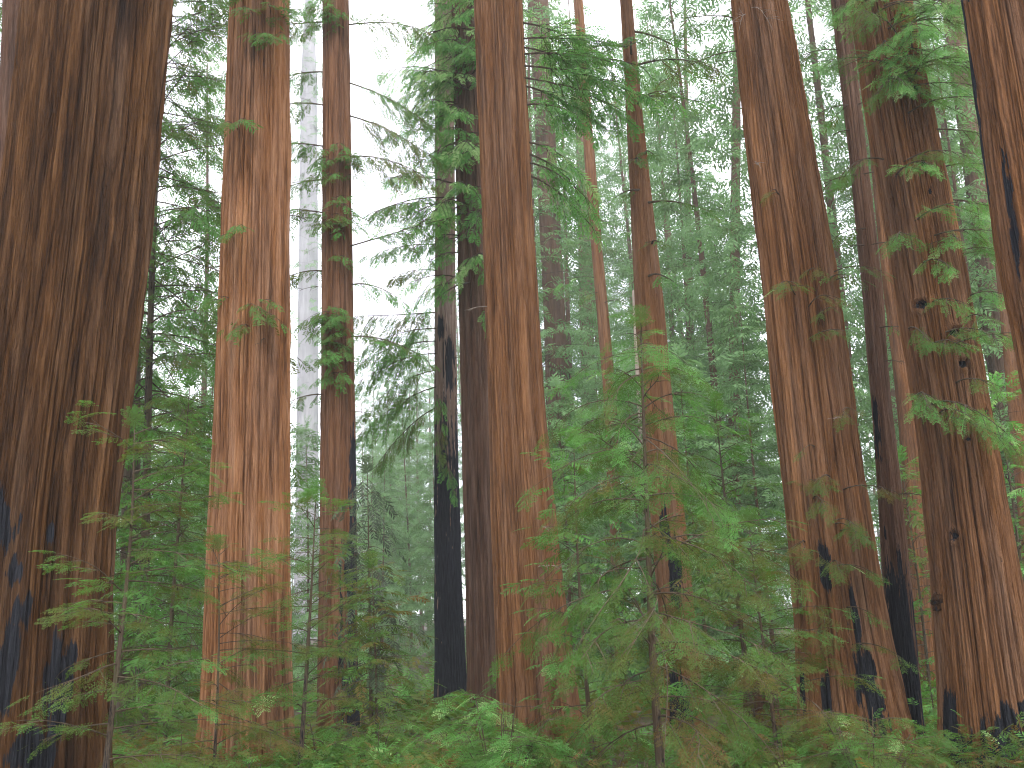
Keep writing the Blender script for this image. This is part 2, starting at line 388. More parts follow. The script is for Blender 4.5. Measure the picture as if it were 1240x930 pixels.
def redwood(label, rows, Y, mat, cat='tree', **kw):
    V, Q, at, loc, place = big_trunk(rows, Y, **kw)
    root = thing('redwood_tree', loc, label, cat)
    link('trunk', mesh_from('trunk', V, Q, [mat], None, at), root)
    return root, loc, place

def add_boughs(root, loc, place, specs, seed, name='branch', mats=None, **kw):
    """specs: (px, py, azimuth deg, length, elev, droop); each bough is one part of the tree, its foliage a sub-part"""
    for i, s in enumerate(specs):
        rg = np.random.RandomState(seed * 100 + i); mb = MB(); fo = MB(); k2 = dict(kw)
        if len(s) > 6: k2.update(s[6])
        P, t = place(s[0], s[1])
        bough(mb, rg, P, R_(s[2]), s[3], s[4], s[5], leaf_mb=fo, **k2)
        b_ = link(name, mb.mesh(name, [M_TWIG], loc), root)
        link('foliage', fo.mesh('foliage', [M_LEAF], loc), b_)

def add_clumps(root, loc, place, specs, seed, **kw):
    """green sprouts growing straight out of the bark: (px, py, rx, ry, count)"""
    for i, (px, py, rx, ry, n) in enumerate(specs):
        rg = np.random.RandomState(seed * 77 + i); mb = MB()
        for k in range(n):
            a = rg.uniform(0, 6.28); q = math.sqrt(rg.rand())
            P, t = place(px + rx * q * math.cos(a), py + ry * q * math.sin(a))
            az = math.atan2(P[1] - loc[1], P[0] - (loc[0])) + rg.normal(0, 0.6)
            if P[1] < loc[1]: az = -PI / 2 + rg.normal(0, 0.8)
            bough(mb, rg, P, az, rg.uniform(0.35, 0.8) * kw.get('size', 1.0), rg.uniform(-0.2, 0.5), 0.5, 0.008, spacing=0.11, side=0.4,
                  spray=kw.get('spray', 0.28), lod=kw.get('lod', 1), tint=kw.get('tint', (0.4, 0.75)), hang=0.5, keep=0.9, t0=0.1)
        link('foliage', mb.mesh('foliage', [M_TWIG, M_LEAF], loc), root)

def add_dead(root, loc, place, specs, seed, mat=None):
    for i, (px, py, az, L, el, dr, r0) in enumerate(specs):
        rg = np.random.RandomState(seed * 55 + i); mb = MB(); P, t = place(px, py)
        dead_branch(mb, rg, P, R_(az), L, el, dr, r0, 6)
        link('branch', mb.mesh('branch', [mat or M_TWIG], loc), root)

B_DARK = bark_mat('dark_brown_bark', (0.015, 0.008, 0.005), (0.075, 0.035, 0.014), (0.175, 0.088, 0.038))
B_ORANGE = bark_mat('cinnamon_bark', (0.060, 0.024, 0.010), (0.245, 0.110, 0.047), (0.43, 0.225, 0.115))
B_RED = bark_mat('red_brown_bark', (0.048, 0.022, 0.012), (0.160, 0.075, 0.038), (0.29, 0.152, 0.086))
B_DUSK = bark_mat('umber_bark', (0.036, 0.020, 0.013), (0.120, 0.062, 0.038), (0.22, 0.130, 0.088))
M_GHOST = bark_mat('haze_paled_bark', (0.22, 0.215, 0.225), (0.32, 0.315, 0.33), (0.42, 0.41, 0.43))  # light grey colour carries part of the haze over the far trunk
B_PALE = bark_mat('pale_weathered_bark', (0.10, 0.06, 0.04), (0.24, 0.16, 0.12), (0.45, 0.36, 0.30))
B_RIGHT = bark_mat('russet_bark', (0.040, 0.018, 0.009), (0.165, 0.074, 0.031), (0.32, 0.158, 0.074))
B_GREY = bark_mat('grey_red_bark', (0.045, 0.028, 0.020), (0.135, 0.080, 0.055), (0.25, 0.165, 0.12))

# A  left giant
rA, lA, pA = redwood('massive dark furrowed redwood trunk with charcoal scars, filling the left edge',
    [(0, 35, 203), (150, 20, 190), (310, 2, 175), (440, -14, 158), (620, -40, 136), (740, -54, 130), (930, -72, 122)], 11.5, B_DARK,
    n1=38, n2=118, depth=0.085, seed=1, nth=760, dz=0.045, spiral=-0.06, tone_amp=0.75, tone_off=0.46,
    burns=[(66, 830, 15, 75), (2, 640, 20, 50), (20, 700, 9, 22), (60, 655, 5, 22), (12, 810, 12, 60), (40, 905, 24, 30), (30, 745, 10, 24)])
# B  orange
rB, lB, pB = redwood('broad bright orange-brown redwood with shaggy vertical bark, second trunk from the left',
    [(0, 280, 349), (250, 270, 350), (480, 262, 349), (690, 252, 350), (870, 245, 353)], 17, B_ORANGE,
    n1=34, n2=100, depth=0.06, seed=2, nth=560, dz=0.055, tone_amp=0.85, tone_off=0.47)
# C  straight with sprout tufts
rC, lC, pC = redwood('straight reddish redwood with green sprout tufts and a charred lower right side',
    [(0, 391, 422), (250, 391, 425), (500, 389, 430), (800, 386, 433)], 24, B_RED,
    n1=24, n2=66, depth=0.045, seed=3, nth=260, dz=0.08, tone_amp=0.7, tone_off=0.47,
    burns=[(429, 600, 12, 110), (425, 700, 14, 60), (428, 830, 18, 110)])
# D  black
rD, lD, pD = redwood('slender trunk burnt black below and pale grey above, centre of the grove',
    [(0, 527, 549), (150, 527, 550), (400, 526, 552), (700, 526, 559), (880, 526, 567)], 30, B_PALE,
    n1=20, n2=60, depth=0.04, seed=4, nth=240, dz=0.1, tone_amp=0.7, tone_off=0.45,
    burns=[(545, 720, 90, 255), (545, 445, 9, 40), (534, 400, 5, 18), (548, 880, 90, 120)])
# E  dark umber behind F
rE, lE, pE = redwood('dark umber redwood half hidden behind the tall central trunk',
    [(0, 545, 582), (140, 550, 590), (400, 556, 602), (600, 561, 610), (800, 566, 620)], 27, B_DUSK,
    n1=26, n2=70, depth=0.045, seed=5, nth=220, dz=0.1, tone_amp=0.7)
# F  centre
rF, lF, pF = redwood('tall central redwood with fine straight brown furrows, left of the drooping young redwood',
    [(0, 574, 632), (250, 583, 645), (500, 592, 660), (740, 600, 685), (890, 606, 704)], 20, B_RIGHT,
    n1=46, n2=112, depth=0.048, seed=6, nth=560, dz=0.065, tone_amp=0.7, tone_off=0.55)
# G  thin
rG, lG, pG = redwood('thin pinkish bare trunk standing between the central redwood and the clumped redwood',
    [(140, 704, 716), (300, 716, 729), (480, 731, 746), (640, 738, 754)], 44, B_RIGHT, n1=12, n2=40, depth=0.03, seed=7, nth=90, dz=0.25)
# H
rH, lH, pH = redwood('reddish redwood with leafy sprouts and blackened base behind the drooping young redwood',
    [(0, 751, 765), (90, 756, 773), (200, 761, 785), (400, 770, 807), (500, 778, 816), (640, 789, 831), (900, 812, 856)], 22, B_RIGHT,
    n1=18, n2=54, depth=0.022, seed=8, nth=220, dz=0.1, tone_off=0.64,
    burns=[(807, 645, 7, 35), (818, 700, 9, 60), (822, 860, 16, 70)])
# N right big
rN, lN, pN = redwood('broad leaning russet redwood right of centre, black scars low on its right flank',
    [(0, 886, 951), (180, 904, 984), (350, 925, 1013), (550, 945, 1040), (750, 965, 1070), (920, 975, 1108)], 16, B_RIGHT,
    n1=34, n2=100, depth=0.062, seed=9, nth=560, dz=0.055, tone_amp=0.8, tone_off=0.5,
    burns=[(1001, 690, 7, 34), (1036, 770, 9, 70), (1050, 830, 13, 60), (977, 830, 6, 35), (1005, 850, 7, 40)])
# O slim dark
rO, lO, pO = redwood('slim dark trunk charred at its foot, squeezed between the leaning russet and the knotty redwoods',
    [(0, 1007, 1027), (200, 1030, 1050), (350, 1045, 1068), (500, 1057, 1079), (650, 1067, 1097), (800, 1078, 1110), (920, 1088, 1120)], 17, B_DUSK,
    n1=14, n2=40, depth=0.035, seed=10, nth=170, dz=0.06, tone_amp=0.8, tone_off=0.6,
    burns=[(1095, 800, 26, 160), (1062, 520, 6, 50), (1090, 890, 40, 90)])
# P
rP, lP, pP = redwood('stout knotty redwood with a round burl on its left side and a charred base',
    [(0, 1030, 1100), (170, 1057, 1135), (330, 1084, 1166), (500, 1110, 1198), (650, 1126, 1222), (850, 1144, 1256), (930, 1149, 1270)], 15, B_RIGHT,
    n1=38, n2=108, depth=0.06, seed=11, nth=600, dz=0.05, tone_amp=0.8, tone_off=0.46,
    burns=[(1160, 870, 14, 45), (1170, 910, 26, 32), (1220, 900, 30, 48), (1235, 860, 10, 16), (1215, 870, 10, 25)],
    knots=[(1120, 215, 7, 8), (1128, 248, 4, 6), (1119, 378, 10, 7), (1156, 415, 9, 7), (1165, 452, 7, 7), (1190, 508, 6, 7), (1172, 540, 4, 4), (1158, 652, 7, 7), (1110, 125, 6, 7), (1206, 682, 3, 3)])
mb = MB(); P, t = pP(1141, 730, 0.02); rg = np.random.RandomState(3)
ph_, th_ = np.meshgrid(np.linspace(0.02, PI - 0.02, 18), np.arange(24) / 24 * 2 * PI, indexing='ij')
lump = 1.0 + 0.6 * (vn(th_ / 2 / PI * 7, ph_ * 2.5, 7, 4) - 0.5) + 0.22 * (vn(th_ / 2 / PI * 14, ph_ * 6, 14, 9) - 0.5)
rb_ = 0.125 * lump
VV = np.stack([P[0] + 0.01 + rb_ * 1.25 * np.sin(ph_) * np.cos(th_), P[1] + rb_ * np.sin(ph_) * np.sin(th_), P[2] + rb_ * 0.95 * np.cos(ph_)], -1).reshape(-1, 3)
i = np.arange(17)[:, None]; j = np.arange(24)[None]; k = (j + 1) % 24
mb.add(VV, np.stack([i * 24 + j, (i + 1) * 24 + j, (i + 1) * 24 + k, i * 24 + k], -1).reshape(-1, 4), 0.3)
link('burl', mb.mesh('burl', [B_DARK], lP, True), rP)
# Q far right near trunk
rQ, lQ, pQ = redwood('near russet trunk with blackened edges leaning in at the top right corner',
    [(0, 1171, 1262), (170, 1195, 1300), (310, 1214, 1330), (420, 1236, 1356)], 11, B_RIGHT,
    n1=34, n2=96, depth=0.06, seed=12, nth=460, dz=0.05, tone_amp=0.5, tone_off=0.42,
    burns=[(1176, 60, 10, 110), (1210, -8, 60, 20), (1230, 260, 7, 100), (1196, 190, 5, 60)])
# R
rR, lR, pR = redwood('narrow pinkish-brown trunk in the gap between the slim dark trunk and knotty redwood',
    [(330, 1068, 1090), (500, 1088, 1108), (640, 1096, 1122), (780, 1110, 1142)], 29, B_RIGHT, n1=14, n2=44, depth=0.03, seed=14, nth=110, dz=0.15, tone_off=0.4)
# S
rS, lS, pS = redwood('hazy brown trunk just right of the knotty redwood, mostly hidden by it',
    [(60, 1148, 1176), (300, 1180, 1208), (600, 1215, 1250)], 36, B_GREY, n1=14, n2=44, depth=0.03, seed=15, nth=110, dz=0.2)
# U
rU, lU, pU = redwood('dim narrow trunk behind the left edge of the massive dark redwood',
    [(0, 4, 32), (80, 2, 30), (400, -12, 18), (800, -30, 6)], 19, B_DUSK, n1=14, n2=44, depth=0.03, seed=16, nth=110, dz=0.12)
# M ghost
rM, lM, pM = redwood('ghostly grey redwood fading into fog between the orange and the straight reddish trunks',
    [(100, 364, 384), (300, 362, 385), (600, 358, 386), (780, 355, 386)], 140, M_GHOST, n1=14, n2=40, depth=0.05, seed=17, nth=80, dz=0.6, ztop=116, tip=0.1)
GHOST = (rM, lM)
# L broad hazy
rL, lL, pL = redwood('pinkish hazy trunk close behind the right side of the central redwood',
    [(0, 640, 664), (370, 658, 684), (600, 664, 694), (800, 674, 706)], 56, M_FAR, n1=14, n2=40, depth=0.05, seed=18, nth=90, dz=0.3, ztop=46)
# I pale snag beside H
rI, lI, pI = redwood('thin pale dead snag touching the left side of the clumped reddish redwood',
    [(110, 754, 758), (250, 761, 768), (420, 768, 778), (620, 778, 790)], 42, B_PALE, n1=9, n2=30, depth=0.02, seed=19, nth=60, dz=0.3, ztop=17, tone_off=0.8)
for k_, (rows, Yd, lab, zt) in enumerate([
    ([(60, 888, 897), (300, 884, 896), (500, 882, 896), (700, 880, 897)], 46, 'thin dark straight trunk just left of the leaning russet redwood', 44),
    ([(150, 829, 834), (300, 830, 838), (450, 831, 841), (700, 833, 845)], 66, 'faint thin trunk in the misty gap left of the leaning russet redwood', 50),
    ([(300, 700, 716), (500, 704, 722), (700, 708, 728)], 74, 'faint thick trunk behind the thin pinkish bare trunk', 50),
    ([(0, 1018, 1030), (300, 1060, 1074), (600, 1085, 1100), (800, 1100, 1118)], 52, 'misty trunk partly hidden behind the slim dark trunk', 44),
    ([(400, 150, 170), (620, 148, 168), (900, 140, 162)], 27, 'dim brown trunk just right of the massive dark redwood', 24),
    ([(560, 1228, 1250), (800, 1250, 1275)], 30, 'red-brown trunk low at the right edge beyond the knotty redwood', 30)]):
    redwood(lab, rows, Yd, (M_FAR, M_FAR, M_FAR, B_GREY, M_THIN, B_RIGHT)[k_], n1=12, n2=36, depth=0.03, seed=30 + k_, nth=70, dz=0.3, ztop=zt)

# ---- branches and sprouts of the big trees
add_dead(rB, lB, pB, [(349, 260, 10, 0.35, 0.2, 0.4, 0.012), (268, 330, 175, 0.3, 0.3, 0.3, 0.012), (320, 420, -90, 0.3, -0.2, 0.5, 0.008), (270, 255, 180, 0.4, 0.5, 0.2, 0.01)], 91)
add_dead(rF, lF, pF, [(590, 375, 190, 0.5, 0.1, 0.3, 0.012), (650, 690, -30, 0.6, 0.2, 0.3, 0.012), (655, 640, -60, 0.5, -0.2, 0.4, 0.008)], 92, M_PALE)
add_dead(rC, lC, pC, [(425, 260, 0, 0.8, -0.2, 0.3, 0.014), (390, 350, 180, 0.6, 0.2, 0.3, 0.012), (425, 500, 10, 0.5, 0.1, 0.4, 0.01)], 93)
add_dead(rO, lO, pO, [(1030, 160, 175, 0.3, 0.1, 0.3, 0.012), (1048, 300, 185, 0.3, 0.2, 0.3, 0.012), (1070, 440, -10, 0.4, 0.1, 0.3, 0.01)], 94)
add_clumps(rC, lC, pC, [(405, 22, 20, 28, 20), (406, 205, 17, 24, 20), (407, 270, 17, 22, 14), (404, 400, 17, 28, 24), (402, 450, 12, 20, 12), (412, 318, 10, 8, 3)], 21, tint=(0.34, 0.6), lod=1, spray=0.32)
add_clumps(rB, lB, pB, [(318, 20, 28, 26, 12), (330, 60, 14, 14, 5), (300, 390, 20, 24, 5), (285, 175, 8, 10, 2), (275, 374, 8, 4, 2), (290, 296, 12, 6, 2)], 22, tint=(0.3, 0.55), spray=0.3)
add_boughs(rC, lC, pC, [(391, 90, 170, 1.6, 0.15, 0.2), (391, 180, 195, 1.7, 0.1, 0.1), (391, 260, 185, 1.4, 0.2, 0.1), (424, 190, -10, 2.3, 0.0, 0.45),
   (424, 300, 5, 2.6, 0.3, 0.05), (426, 100, 8, 2.4, -0.3, 0.2), (426, 345, -20, 1.5, 0.0, 0.5),
   (391, 30, 175, 1.7, 0.1, 0.2), (391, 130, 190, 1.5, 0.1, 0.2), (391, 330, 180, 1.2, 0.1, 0.3), (391, 220, 165, 1.5, 0.15, 0.2), (424, 30, 0, 2.2, 0.1, 0.3), (424, 140, 15, 2.4, -0.2, 0.2), (391, 480, 185, 1.0, 0.1, 0.4),
   (424, 410, 10, 2.0, 0.1, 0.4)], 23, spacing=0.10, side=0.42, spray=0.32, lod=1, tint=(0.32, 0.62), keep=0.85, t0=0.08, r0=0.022, hang=0.5)
add_boughs(rD, lD, pD, [(552, 377, 178, 3.3, 0.0, 0.02, dict(hang=1.3, keep=0.9, r0=0.03, side=0.42)), (528, 430, 190, 2.6, 0.0, 0.4, dict(hang=1.2)), (527, 495, 182, 2.0, -0.4, 0.5, dict(hang=1.2)),
   (530, 300, 185, 2.2, 0.15, 0.3), (528, 480, -80, 1.2, -0.2, 0.8), (535, 520, -95, 1.0, -0.4, 0.8), (540, 560, -75, 0.9, -0.5, 0.8), (527, 210, 172, 1.6, 0.2, 0.3),
   (528, 400, 195, 2.2, 0.0, 0.3, dict(hang=1.4)), (528, 415, 170, 2.7, 0.1, 0.35, dict(hang=1.4)), (528, 450, 180, 2.3, -0.1, 0.45, dict(hang=1.3)), (528, 470, 160, 2.8, -0.1, 0.4, dict(hang=1.2)),
   (528, 250, 180, 1.9, 0.2, 0.3), (528, 330, 200, 1.5, 0.1, 0.4), (528, 160, 190, 1.8, 0.1, 0.3)], 24, spacing=0.09, side=0.46, spray=0.36, lod=1, tint=(0.35, 0.66), keep=0.9, r0=0.02, hang=0.6)
# bright hanging boughs of E
eb = []
rgx = np.random.RandomState(8)
for q in range(46):
    eb.append((rgx.uniform(545, 585), rgx.uniform(-10, 200), rgx.choice([-150, -120, -90, 180, 160, -60]) + rgx.uniform(-20, 20), rgx.uniform(1.2, 2.6), rgx.uniform(-0.1, 0.3), rgx.uniform(0.3, 0.6)))
for q in range(22):
    eb.append((rgx.uniform(552, 592), rgx.uniform(190, 350), rgx.uniform(-170, -70), rgx.uniform(1.0, 2.0), rgx.uniform(-0.2, 0.2), rgx.uniform(0.35, 0.7)))
eb += [(556, 245, 185, 2.6, 0.1, 0.25), (556, 230, 200, 2.2, 0.25, 0.3), (590, 380, -90, 0.9, -0.3, 0.7), (585, 330, -80, 1.0, -0.3, 0.7)]
add_boughs(rE, lE, pE, eb, 25, spacing=0.13, side=0.48, spray=0.36, lod=1, tint=(0.66, 1.0), keep=0.95, r0=0.025, hang=0.7)
add_boughs(rF, lF, pF, [(634, 85, 12, 2.9, 0.05, 0.25, dict(side=0.42)), (636, 50, 25, 2.2, 0.35, 0.2), (638, 130, -5, 1.4, 0.1, 0.5), (640, 175, 15, 1.4, 0.0, 0.7), (642, 215, 8, 1.5, -0.3, 0.6), (640, 30, 40, 2.6, 0.3, 0.2),
   (634, 70, 5, 2.7, 0.15, 0.3), (634, 100, 18, 2.5, 0.0, 0.3), (636, 60, 35, 2.4, 0.25, 0.3), (640, 190, 25, 1.6, -0.1, 0.6), (641, 200, 0, 1.3, -0.2, 0.6), (634, 110, 30, 2.2, 0.1, 0.35)],
   26, spacing=0.11, side=0.46, spray=0.36, lod=1, tint=(0.58, 0.90), keep=0.98, r0=0.025, hang=0.5)
add_boughs(rH, lH, pH, [(a_[0], a_[1], a_[2], a_[3] * 0.62) + a_[4:] for a_ in [(765, 70, -100, 2.2, 0.1, 0.4), (768, 40, 20, 3.0, 0.1, 0.4), (775, 80, -20, 3.2, 0.1, 0.5), (760, 60, 190, 3.0, 0.1, 0.4), (772, 130, -60, 2.0, 0.1, 0.4), (778, 120, 0, 2.6, 0.2, 0.3), (770, 200, -90, 1.2, 0, .5),
   (785, 250, -30, 2.4, -0.1, 0.3), (782, 190, -90, 1.0, 0.0, 0.5), (775, 235, 200, 1.0, 0.0, 0.4), (785, 340, -60, 1.4, 0.0, 0.5), (790, 300, -90, 1.2, 0.0, 0.4)]], 27, spacing=0.14, side=0.44, spray=0.34, tint=(0.35, 0.75), keep=0.9, r0=0.03, lod=1)
nb_ = [(950, 590, -70, 1.0, 0.3, 0.4), (980, 385, -80, 1.0, 0.3, 0.5), (965, 370, -120, 1.1, 0.3, 0.4), (985, 420, -60, 0.8, 0.2, 0.4), (1020, 600, -60, 1.0, 0.2, 0.4), (985, 610, -100, 1.0, 0.2, 0.5), (1005, 690, -50, 0.8, 0.2, 0.4), (975, 660, -110, 0.8, 0.2, 0.4),
       (1010, 640, -80, 0.7, 0.1, 0.4), (945, 250, -120, 0.6, 0.1, 0.4), (888, 20, 185, 1.6, 0.2, 0.4), (890, 60, 170, 1.5, 0.1, 0.4)]
for q in range(16): nb_.append((rgx.uniform(940, 1050), rgx.uniform(330, 860), rgx.uniform(-130, -40), rgx.uniform(0.5, 1.0), 0.2, 0.45))
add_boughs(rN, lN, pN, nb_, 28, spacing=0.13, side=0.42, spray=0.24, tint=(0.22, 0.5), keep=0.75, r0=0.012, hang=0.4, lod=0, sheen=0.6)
add_dead(rN, lN, pN, [(915, 210, -95, 0.5, 0.5, 0.9, 0.012), (905, 30, -120, 0.7, -0.3, 0.9, 0.006), (910, 25, -80, 0.8, -0.3, 0.9, 0.006), (1010, 520, -90, 0.5, 0.4, 0.5, 0.006)], 29, M_PALE)
pb = []
for q in range(27):
    pb.append((rgx.uniform(1045, 1120), rgx.uniform(10, 130), rgx.uniform(-175, -5), rgx.uniform(0.9, 2.0), rgx.uniform(-0.1, 0.3), rgx.uniform(0.3, 0.6)))
pb += [(1075, 200, -150, 1.3, 0, .5), (1085, 225, -90, 1.2, 0.2, .5), (1095, 210, -60, 1.2, 0.1, .5), (1090, 295, -110, 1.1, 0.1, .5), (1110, 280, -70, 1.3, .2, .4), (1130, 300, -40, 1.2, .1, .4), (1120, 330, -90, 0.8, 0, .5),
       (1100, 400, -100, 0.9, 0, .5), (1120, 430, -80, 1.0, 0.2, .4), (1150, 430, -50, 1.2, 0.2, .3), (1110, 480, -100, 1.3, 0.1, .5), (1125, 495, -70, 1.4, 0.1, .6), (1135, 510, -50, 1.2, -0.1, .6), (1130, 170, 0, 1.5, 0, .4), (1150, 250, 10, 1.6, 0, .3), (1100, 155, -60, 1.6, 0.1, .5)]
for q in range(10): pb.append((rgx.uniform(1090, 1190), rgx.uniform(200, 520), rgx.uniform(-140, -20), rgx.uniform(0.6, 1.1), 0.1, 0.45))
add_boughs(rP, lP, pP, pb, 31, spacing=0.12, side=0.45, spray=0.24, tint=(0.42, 0.84), keep=0.8, r0=0.015, hang=0.5, lod=0)
ob = [(1015, 60, 180, 1.2, 0.1, 0.5), (1020, 20, -60, 1.2, 0.1, 0.5), (1040, 130, -40, 1.3, 0.1, 0.4), (1042, 130, 190, 1.2, 0.1, .5), (1045, 215, -30, 1.2, 0, .4), (1040, 215, 185, 1.0, 0, .4), (1055, 300, -20, 1.0, 0.1, .4), (1065, 400, -40, .8, 0, .4), (1088, 600, -60, .9, 0, .4), (1050, 280, 190, .8, 0, .4)]
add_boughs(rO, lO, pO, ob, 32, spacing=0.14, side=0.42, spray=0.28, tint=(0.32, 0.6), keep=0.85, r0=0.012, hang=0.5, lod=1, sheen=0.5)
add_dead(rP, lP, pP, [(1236, 735, -30, 0.6, 0.1, 0.5, 0.008)], 33, M_PALE)
gb = []
for q in range(14): gb.append((rgx.uniform(712, 745), rgx.uniform(110, 600), rgx.choice([0, 180, -90]) + rgx.uniform(-40, 40), rgx.uniform(0.9, 2.0), 0.1, 0.4))
add_boughs(rG, lG, pG, gb, 34, spacing=0.3, side=0.4, spray=0.5, tint=(0.35, 0.7), keep=0.75, r0=0.02, lod=1)

# ------------------------------------------------------------------ conifers
def conifer_mesh(seed, H, r0, zc, L0, nb, lod=1, tint=(0.35, 0.7), droop=0.3, elev=0.15, spray=0.45, spacing=0.3, side=0.36, keep=0.85, hang=0.35,
                 axis=None, top=0.12, sides=10, mats=None, trunk_mat=None, shape=1.0, azbias=None, wig=0.05, base_short=0.75, ramp_top=0.0, jit=0.16, split=False):
    """tree in its own frame, base at the origin; returns trunk mesh, crown mesh"""
    rg = np.random.RandomState(seed)
    n = 14; t = np.linspace(0, 1, n)
    if axis is None:
        ax = np.stack([0.012 * H * np.sin(t * 3 + seed) - 0.012 * H * math.sin(seed), 0.012 * H * np.cos(t * 2.3 + seed) - 0.012 * H * math.cos(seed), t * H], -1)
    else:
        axis = np.asarray(axis, float); s = np.linspace(0, 1, len(axis))
        ax = np.stack([np.interp(t, s, axis[:, k]) for k in range(3)], -1)
        ax[1:-1] = (ax[:-2] + 2 * ax[1:-1] + ax[2:]) / 4
    pre = np.vstack([ax[0] - np.array([0, 0, 0.4]), ax])
    tr = MB(); tr.tube(pre, np.concatenate([[r0 * 1.25], r0 * (1 - 0.93 * t) + 0.004]), sides, 0.5)
    TM_ = tr.mesh('trunk', [trunk_mat or M_THIN], (0, 0, 0), True)
    mb = MB(); parts = []; mats = mats or [M_TWIG, M_LEAF]
    for i in range(nb):
        fo = None
        if split: mb = MB(); fo = MB()
        q = (i + rg.uniform(0, 1)) / nb
        z = zc + (H - zc) * q ** 0.92
        tt = z / H; P = np.array([np.interp(tt, t, ax[:, k]) for k in range(3)])
        env = (1 - q) ** shape * (1 - top) + top
        env *= base_short + (1 - base_short) * min(1, q * 5)
        L = L0 * env * rg.uniform(0.5, 1.25)
        az = i * 2.39996 + rg.normal(0, 0.4)
        if azbias is not None and rg.rand() < azbias[1]: az = R_(azbias[0]) + rg.normal(0, 0.5)
        tq = (tint[0] + ramp_top * q, tint[1] + ramp_top * q)
        bough(mb, rg, P, az, L, elev * rg.uniform(0.4, 1.6) + 0.35 * q + rg.normal(0, jit), droop * rg.uniform(0.6, 1.4), max(0.006, r0 * 0.16 * env + 0.004) if lod < 2 else 0.011 * env + 0.006,
              spacing, side, spray, lod, tq, hang, keep, 0.15, wig, leaf_mb=fo)
        if split: parts.append((mb.mesh('branch', mats[:1]), fo.mesh('foliage', mats[1:])))
    if split: mb = MB()
    mb.sprays([ax[-1]] * 4, [[0.2, 0, 1], [0, 0.3, 1], [-.3, 0, .7], [0, -.3, .8]], [[0, 1, 0.1]] * 4, [spray] * 4, [tint[1]] * 4, TM[lod])
    return TM_, mb.mesh('crown', mats), parts

def plant_tree(name, meshes, loc, label, cat, group=None, rz=0.0, sc=1.0):
    root = thing(name, loc, label, cat, group); root.rotation_euler.z = rz; root.scale = (sc, sc, sc)
    link('trunk', meshes[0], root); link('crown', meshes[1], root)
    for a, f in meshes[2]:
        link('foliage', f, link('branch', a, root))
    return root

def base_at(px, Y):
    p, t = unproj(px, 800, Y); return np.array([p[0], Y, float(gz(p[0], Y))])

def height_for(py, px, Y):
    p, t = unproj(px, py, Y); return p[2] - float(gz(p[0], Y))

def young(label, px, Y, ytop, rad, nb, seed, path=None, name='young_conifer', cat='young tree', r0=0.035, zc=None, **kw):
    if path:
        pts = [unproj(x, y, Y)[0] for x, y in path]
        z0 = float(gz(pts[-1][0], Y)); b = np.array(pts[-1]); d = np.array(pts[-1]) - np.array(pts[-2])
        if b[2] > z0 and abs(d[2]) > 1e-6: b = b + d * ((z0 - b[2]) / d[2])
        b[2] = z0; axis = [np.zeros(3)] + [p - b for p in reversed(pts)]
        # even in height
        az = np.array(axis); zz_ = np.linspace(0, az[-1][2], 12); o = np.argsort(az[:, 2])
        axis = np.stack([np.interp(zz_, az[o, 2], az[o, 0]), np.interp(zz_, az[o, 2], az[o, 1]), zz_], -1); H = zz_[-1]
    else:
        b = base_at(px, Y); H = height_for(ytop, px, Y); axis = None
    me = conifer_mesh(seed, H, r0, 0.3 if zc is None else zc, rad, nb, axis=axis, **kw)
    return plant_tree(name, me, b, label, cat)

# the young tree with drooping olive branches right of centre
young('drooping young redwood with olive and rust foliage in front of the reddish redwood', 785, 13, 420, 2.1, 72, 41, path=[(776, 400), (779, 500), (784, 640), (790, 800), (800, 930)], r0=0.06,
      lod=0, tint=(0.10, 0.44), ramp_top=0.36, droop=0.5, elev=0.12, spray=0.30, spacing=0.15, side=0.34, keep=0.66, hang=0.5, shape=0.38, top=0.25, wig=0.18, name='young_redwood', zc=0.9, jit=0.38, split=True)
young('slim young conifer with flat layered green boughs between the orange and reddish redwoods', 378, 15, 560, 1.05, 46, 42, path=[(382, 610), (378, 700), (372, 800), (366, 890)], r0=0.035,
      lod=0, tint=(0.34, 0.62), droop=0.1, elev=0.08, spray=0.34, spacing=0.17, side=0.42, keep=0.9, hang=0.2, shape=0.5, top=0.3, split=True, jit=0.22)
young('crooked sparse sapling beside the massive dark redwood, its bare limbs reaching toward the orange trunk', 150, 10.5, 520, 1.2, 44, 43, path=[(163, 520), (160, 640), (150, 740), (136, 860), (128, 930)], r0=0.035,
      lod=0, tint=(0.20, 0.5), ramp_top=0.15, droop=0.15, elev=0.0, spray=0.22, spacing=0.13, side=0.38, keep=0.8, hang=0.3, shape=0.35, top=0.4, azbias=(-10, 0.5), wig=0.14, split=True)
young('olive sapling spreading thin boughs across the foot of the orange redwood', 262, 14, 670, 1.1, 30, 44, r0=0.022,
      lod=0, tint=(0.14, 0.48), droop=0.15, elev=0.05, spray=0.22, spacing=0.13, side=0.38, keep=0.8, hang=0.25, shape=0.4, top=0.4, azbias=(0, 0.45), split=True, jit=0.3, wig=0.16)
young('mossy young conifer draped with grey-green hanging strands left of the blackened slender trunk', 447, 21, 580, 1.15, 46, 45, path=[(445, 575), (447, 700), (450, 890)], r0=0.04,
      lod=1, tint=(0.2, 0.8), droop=0.75, elev=-0.1, spray=0.4, spacing=0.16, side=0.3, keep=0.9, hang=2.2, shape=0.45, top=0.2, mats=[M_TWIG, M_MOSS])
young('bushy green conifer between the drooping young redwood and the leaning russet redwood', 905, 19, 500, 1.7, 70, 46, r0=0.06,
      lod=1, tint=(0.26, 0.52), ramp_top=0.2, droop=0.25, spray=0.42, spacing=0.22, keep=0.85, shape=0.5, top=0.2)
young('fresh green young conifer just right of the lower central redwood', 712, 17, 540, 1.2, 56, 47, r0=0.04,
      lod=1, tint=(0.36, 0.68), droop=0.22, spray=0.38, spacing=0.2, keep=0.8, shape=0.5, top=0.25)
